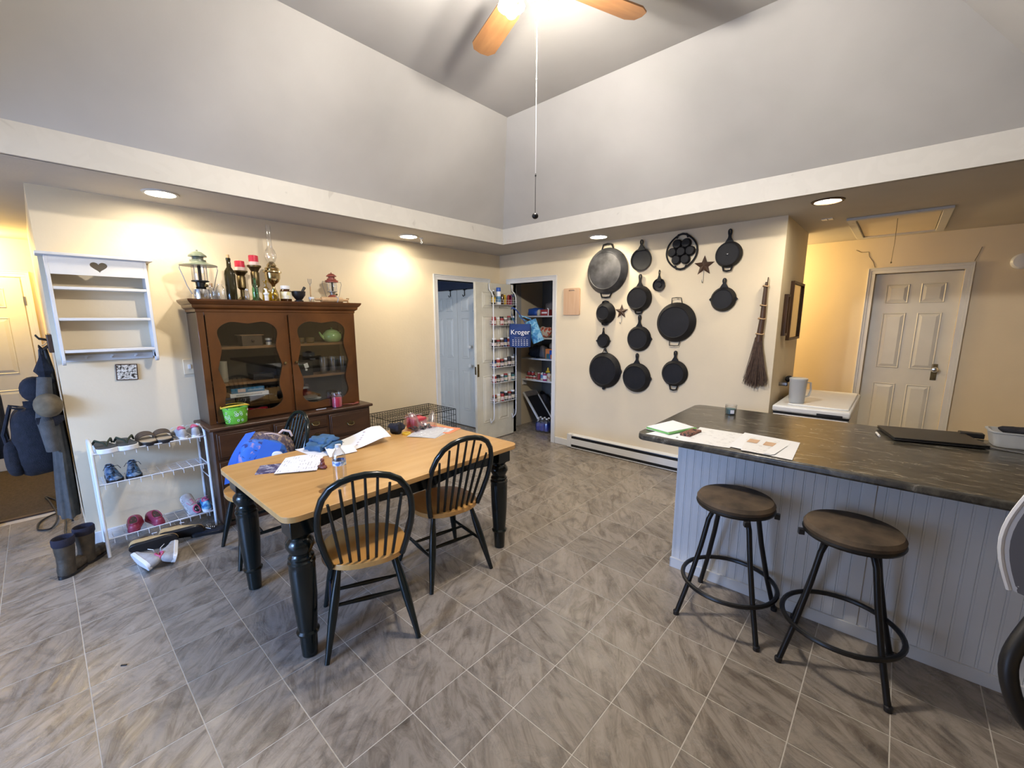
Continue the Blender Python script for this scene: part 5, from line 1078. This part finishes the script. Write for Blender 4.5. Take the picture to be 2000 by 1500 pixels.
# ------------------------------------------------------------------ door rack with jars
DX=.262
dr=thing('door_rack','white wire spice rack hanging on the open pantry door','rack',(DX,-.265,0))
for s in (-1,1):
    y=s*.215
    MB().tube([(.004,y,2.035),(.012,y,1.96),(.05,y,1.93),(.075,y,1.88),(.078,y,1.80),(.078,y,.36),(.070,y,.30),(.02,y,.24),(.006,y,.30)],.0075,9).build('upright','white',dr)
    MB().box((-.04,y-.012,2.030),(.006,y+.012,2.034)).box((.0,y-.012,1.95),(.004,y+.012,2.034)).build('over_door_strap','steel',dr)
BZ=[1.775,1.515,1.235,.975,.775,.515]
for bz in BZ:
    m=MB()
    for x in (.012,.034,.056,.078,.096): m.tube([(x,-.215,bz),(x,.215,bz)],.0018,5)
    for z in (bz+.03,bz+.058): m.tube([(.006,-.215,z),(.098,-.215,z),(.098,.215,z),(.006,.215,z)],.0022,5)
    for k in range(9): y=-.2+.05*k; m.tube([(.006,y,bz),(.098,y,bz),(.098,y,bz+.058)],.0016,5)
    m.build('wire_basket','white',dr)
random.seed(21)
ORD=('leftmost','second','third','fourth','fifth','sixth'); TIER=('top','second','third','fourth','fifth','lowest')
JC=[('navy','navy'),('greyp','grey'),('darkred','dark red'),('teal','teal'),('brown','brown'),('blackplastic','black'),('cream','cream')]; LC=[('whiteplastic','white'),('blackplastic','black'),('whiteplastic','white'),('darkred','red')]
for b,bz in enumerate(BZ):
    if b==0: continue
    for k in range(6):
        jm,jn=JC[(k*3+b*2+random.randint(0,1))%7]; lm,ln=LC[(k+b*3)%4]
        y=-.265-.178+.071*k; r=.026+.004*random.random(); h=.07+.035*random.random()
        t=thing('spice_jar',f'{jn} jar, {ln} lid, {ORD[k]} from left in the {TIER[b]} door rack basket'.replace('leftmost from left','leftmost'),'jar',(DX+.050,y,bz+.003),0,'spice jars in the door rack')
        MB().lathe([(r,0),(r,h*.85),(r*.85,h),(.001,h)],14).build('jar_body',jm,t); MB().lathe([(r*.9,h),(r*.9,h+.02),(.001,h+.02)],14).build('jar_lid',lm,t)
        MB().lathe([(r+.0006,h*.2),(r+.0006,h*.6)],14,0,None,(0,0)).build('jar_label','cream' if k%2 else 'palewax',t)
z=BZ[0]+.003
def rk(nm,lb,y,pr,mt,cat,ex=()):
    t=thing(nm,lb,cat,(DX+.05,y,z),0,'bottles in the door rack'); MB().lathe(pr,16).build('body',mt,t)
    for n_,p_,mm in ex: MB().lathe(p_,16,0,None,(1,1)).build(n_,mm,t)
rk('sauce_bottle','dark sauce bottle with yellow label at the left of the top basket',-.445,[(.026,0),(.026,.10),(.010,.14),(.010,.16),(.001,.16)],'darkglass','bottle',(('label_wrap',[(.0265,.02),(.0265,.085)],'mustard'),('cap',[(.011,.16),(.011,.175),(.001,.175)],'whiteplastic')))
rk('spray_can','white spray can with blue cap in the top basket of the door rack',-.355,[(.031,0),(.031,.15),(.028,.16),(.001,.16)],'paper','spray can',(('cap',[(.029,.16),(.029,.205),(.026,.21),(.001,.21)],'blue'),('label_wrap',[(.0314,.03),(.0314,.10)],'skyb')))
rk('brown_bottle','small brown bottle right of the spray can in the top basket',-.285,[(.024,0),(.024,.10),(.015,.13),(.001,.13)],'amber','bottle')
for lb,y,mt,rz in (('yellow packet leaning in the top basket of the door rack',-.225,'mustard',12),('red packet leaning in the top basket of the door rack',-.165,'darkred',-10),('purple packet leaning in the top basket of the door rack',-.12,'magenta',8)):
    t=thing('seasoning_packet',lb,'packet',(DX+.05,y,z),0,'packets in the door rack',rot=(radians(rz),0,0)); MB().box((-.02,-.024,.005),(.006,.024,.125)).build('packet',mt,t,bev=.004)
t=thing('scissors','scissors with dark handles in the top basket of the door rack','scissors',(DX+.05,-.075,z+.004),0,rot=(radians(8),0,0)); MB().box((-.002,-.006,0),(.002,.006,.09)).build('blade','steel',t); MB().tube([(0,-.018+.014*cos(i*.7),.115+.018*sin(i*.7)) for i in range(9)],.004,6,closed=True).tube([(0,.018+.014*cos(i*.7),.115+.018*sin(i*.7)) for i in range(9)],.004,6,closed=True).build('handle','navy',t)
# ------------------------------------------------------------------ shopping bags
t=thing('shopping_bag','navy reusable shopping bag with white lettering hanging at the pantry','shopping bag',(.50,-.15,1.24),radians(40))
def bagf(w,h,dp,sag):
    def f(u,v):
        x=(-w/2+w*u)*(1+.05*sin(v*3)); return (x,-dp*sin(pi*u)**.6*(.45+.55*(1-v)),h*v-.012*sin(pi*u)*(1-v)-sag*(1-v)*0)
    return f
MB().sheet(bagf(.27,.29,.045,0),14,10,(0,-.004,0)).build('front_face','navy',t,ang=70); MB().sheet(lambda u,v:(-.135+.27*u,.012+.02*sin(pi*u),.29*v),10,6,(0,-.004,0)).build('back_face','navy',t,ang=70)
MB().box((-.13,-.03,-.004),(.13,.02,.004)).build('bottom','navy',t,bev=.003)
for y in (-.022,.018): MB().sheet(lambda u,v:(.065*cos(pi*u)*(1-.0)+(-.10)*sin(pi*u)*1.0,y+(.012-y)*sin(pi*u),.285+.20*sin(pi*u)+.0*v+(.022*v if 1 else 0)),14,1,(0,.003,0)).build('strap','navy',t)
text('lettering','Kroger',.085,'paper',t,T(0,-.0575,.185)@RX(90-6))
text('lettering','K r o g e r'[:0] or '— — — —',.03,'paper',t,T(0,-.060,.115)@RX(90-4))
m=MB(); random.seed(4)
for r_ in range(4):
    for c_ in range(6):
        x=-.09+.036*c_; m.box((x-.010,-.0625-.0*r_,.085-.022*r_),(x+.006+.006*random.random(),-.0605,.091-.022*r_),0)
m.build('small_print','paper',t)
t=thing('shopping_bag','light blue patterned shopping bag folded behind the navy one','shopping bag',(.64,.03,1.31),radians(30),rot=(0,radians(-22),radians(35)))
MB().sheet(lambda u,v:(-.06+.15*u,-.02*sin(pi*u),.30*v-.02),10,8,(0,.012,0)).build('bag_face','lightblue',t,ang=70); MB().sheet(lambda u,v:(.03*cos(pi*u)-.10*sin(pi*u),0,.28+.10*sin(pi*u)+.02*v),10,1,(0,.003,0)).build('strap','lightblue',t)
t=thing('bag_hook','small dark hook holding the bags at the pantry door hinge','hook',(.275,-.06,1.745)); MB().tube([(0,0,0),(.05,0,-.01),(.07,0,0),(.07,0,.02)],.004,6).build('hook','black',t)
# ------------------------------------------------------------------ hall coats
HY=-4.317
t=thing('coat_rack','dark wooden coat rack board with hooks at the wall end','coat rack',(-.25,HY,1.44)); MB().box((-.22,-.025,-.06),(.20,0,.06)).build('board','brown',t,bev=.004)
for x in (-.17,0,.15): MB().tube([(x,-.02,.02),(x,-.06,.03),(x,-.075,.055)],.005,6).tube([(x,-.02,-.02),(x,-.05,-.045),(x,-.07,-.02)],.005,6).build('hook','black',t)
tag(MB().tube([(-.95,HY-.01,1.435),(-.7,HY-.03,1.42),(-.45,HY-.05,1.415)],.004,6).build('metal_rod','steel'),'thin dark rod reaching left from the coat rack','rod')
t=thing('folded_umbrella','black folded umbrella hanging from the coat rack','umbrella',(-.10,HY-.065,1.33)); MB().lathe([(.006,.04),(.020,.0),(.050,-.07),(.030,-.10),(.045,-.15),(.012,-.20)],8,0,None,sx=.9).tube([(0,0,.04),(0,0,.09)],.005,6).build('canopy','blackcloth',t,smooth=False)
def drape(name,c,lv,mt,folds=7,amp=.12,ph=0.,par=None):
    R=[]
    for (z,rx,ry,dx,dy) in lv:
        R.append([(c[0]+dx+rx*cos(a)*(1+amp*sin(folds*a+ph+z*3)),c[1]+dy+ry*sin(a)*(1+amp*sin(folds*a+ph+z*3)),z) for a in [2*pi*i/48 for i in range(48)]])
    return MB().rings(R).build(name,mt,par,ang=70)
t=thing('baseball_cap','black cap with small purple emblem on the coat rack','cap',(-.30,HY-.125,1.12),rot=(0,radians(78),0))
MB().blob((0,0,0),(.09,.075,.075),e=.95).build('crown','blackcloth',t); MB().sheet(lambda u,v:(.075+.075*v*(1-.5*(2*u-1)**2),-.07+.14*u,-.035-.03*v),8,5,.004).build('visor','blackcloth',t); MB().box((.085,-.015,-.005),(.093,.02,.02)).build('emblem','magenta',t)
t=thing('baseball_cap','tan-brown worn cap hanging in front of the grey coat','cap',(.03,HY-.075,1.04),rot=(0,radians(76),radians(8)))
MB().blob((0,0,0),(.080,.070,.075),e=.95).build('crown',mat('faded tan canvas',(.13,.10,.06),.85,var=.3,scale=18),t); MB().sheet(lambda u,v:(.07+.07*v*(1-.5*(2*u-1)**2),-.065+.13*u,-.035-.03*v),8,5,.004).build('visor','blackcloth',t)
t=thing('hanging_backpack','black backpack hanging from the coat rack','backpack',(-.40,HY-.16,.52)); MB().blob((0,0,.22),(.17,.13,.25),e=.7,nz=.12,ns=6,seg=26,rn=16).build('main_bag','blackcloth',t); MB().blob((.03,-.12,.13),(.12,.05,.13),e=.7,nz=.1).build('front_pocket','blackcloth',t)
for s in (-1,1): MB().tube([(s*.05,-.02,.45),(s*.06,-.10,.48),(s*.07,-.15,.30),(s*.08,-.13,.08)],.012,7).build('strap','blackcloth',t)
t=thing('grey_coat','long grey coat hanging from the coat rack down near the floor','coat',(0,0,0)); drape('coat_body',(-.18,HY-.052),[(1.40,.03,.02,0,0),(1.25,.09,.034,0,0),(1.0,.13,.038,0,0),(.7,.14,.042,0,-.0),(.45,.15,.050,0,-.010),(.22,.16,.056,0,-.018)],'greycloth',par=t)
MB().tube([(-.05,HY-.07,1.22),(-.02,HY-.10,.95),(-.03,HY-.09,.72)],[.035,.045,.035],10).build('sleeve','greycloth',t)
t=thing('black_jacket','black jacket hanging at the left edge of the hall','coat',(0,0,0)); drape('jacket_body',(-.95,-4.72),[(1.45,.03,.02,0,0),(1.35,.12,.06,0,0),(1.0,.15,.08,0,0),(.62,.16,.08,0,0),(.55,.14,.06,0,0)],'blackcloth',par=t)
t.location=(0,0,0)
t=thing('coat_stand','dark post carrying the black jacket in the hall','coat stand',(-.95,-4.88,0)); MB().tube([(0,0,0),(0,0,1.6)],.016,10).lathe([(.10,0),(.10,.02),(.03,.03),(.016,.05)],20).tube([(0,0,1.5),(.0,.08,1.5),(0,.09,1.53)],.008,6).build('post','brown',t)
pts=[(-.30,-4.365,.008),(-.22,-4.385,.008),(-.35,-4.43,.008),(-.62,-4.42,.009),(-.88,-4.44,.012),(-.80,-4.55,.008),(-.60,-4.57,.008),(-.55,-4.50,.009),(-.75,-4.46,.018),(-1.0,-4.47,.014),(-1.3,-4.50,.014),(-1.45,-4.52,.014),(-1.2,-4.44,.014),(-.9,-4.40,.014),(-.6,-4.38,.012)]
tag(MB().tube(smooth(pts),.0065,7).build('black_cable','blackplastic'),'black cable looping over the hall floor','cable')
t=thing('paper_scrap','small white paper tag on the hall floor by the cable','paper',(-.78,-4.385,.002),radians(20)); MB().box((-.05,-.025,0),(.05,.025,.0012)).build('scrap','paper',t)
tag(MB().box((-.012,-.003,0),(.012,.003,.004),0,RZ(50)).build('floor_debris','black',loc=(1.632,-4.308,.001)),'tiny dark stick on the floor tiles at lower left','debris')
# ------------------------------------------------------------------ chair and cloth at the right edge
t=thing('office_chair','black office chair cut off by the right edge','office chair',(4.94,-2.62,0),radians(0))
MB().blob((0,0,.47),(.26,.26,.05),e=.6,seg=28).build('seat','blackcloth',t); MB().blob((.02,.20,.80),(.22,.045,.25),e=.6,seg=28).build('backrest','blackcloth',t)
for s in (-1,1): MB().tube(smooth([(s*.25,-.05,.43),(s*.33,-.05,.42),(s*.43,-.06,.49),(s*.475,-.05,.62),(s*.445,0,.73),(s*.40,.04,.80),(s*.34,.0,.82)]),.020,12).build('arm_loop','blackplastic',t)
MB().tube([(0,0,.08),(0,0,.43)],.03,12).build('gas_lift','black',t)
for k in range(5):
    a=radians(18+72*k); lg_=MB().tube([(.03*cos(a),.03*sin(a),.10),(.30*cos(a),.30*sin(a),.07)],[.028,.018],8).build('base_arm','blackplastic',t); MB().lathe([(.026,-.016),(.028,0),(.026,.016)],14,0,T(.30*cos(a),.30*sin(a),.029)@RZ(math.degrees(a))@RX(90)).build('caster','blackplastic',lg_)
t=thing('printed_towel','white towel with grey newspaper-like print over the chair back','towel',(4.70,-2.70,.875)); MB().sheet(lambda u,v:(-.27+.50*u-.03*sin(pi*v),-.03*cos(pi*u)-.012*sin(9*u),.27*v-.10*u*(1-v)),14,10,(0,.004,0)).build('towel_cloth','news',t,ang=70)
MB().tube([(-.275-.03*sin(pi*i/10),-.034,.27*i/10) for i in range(11)],.006,6).build('towel_hem','paper',t)
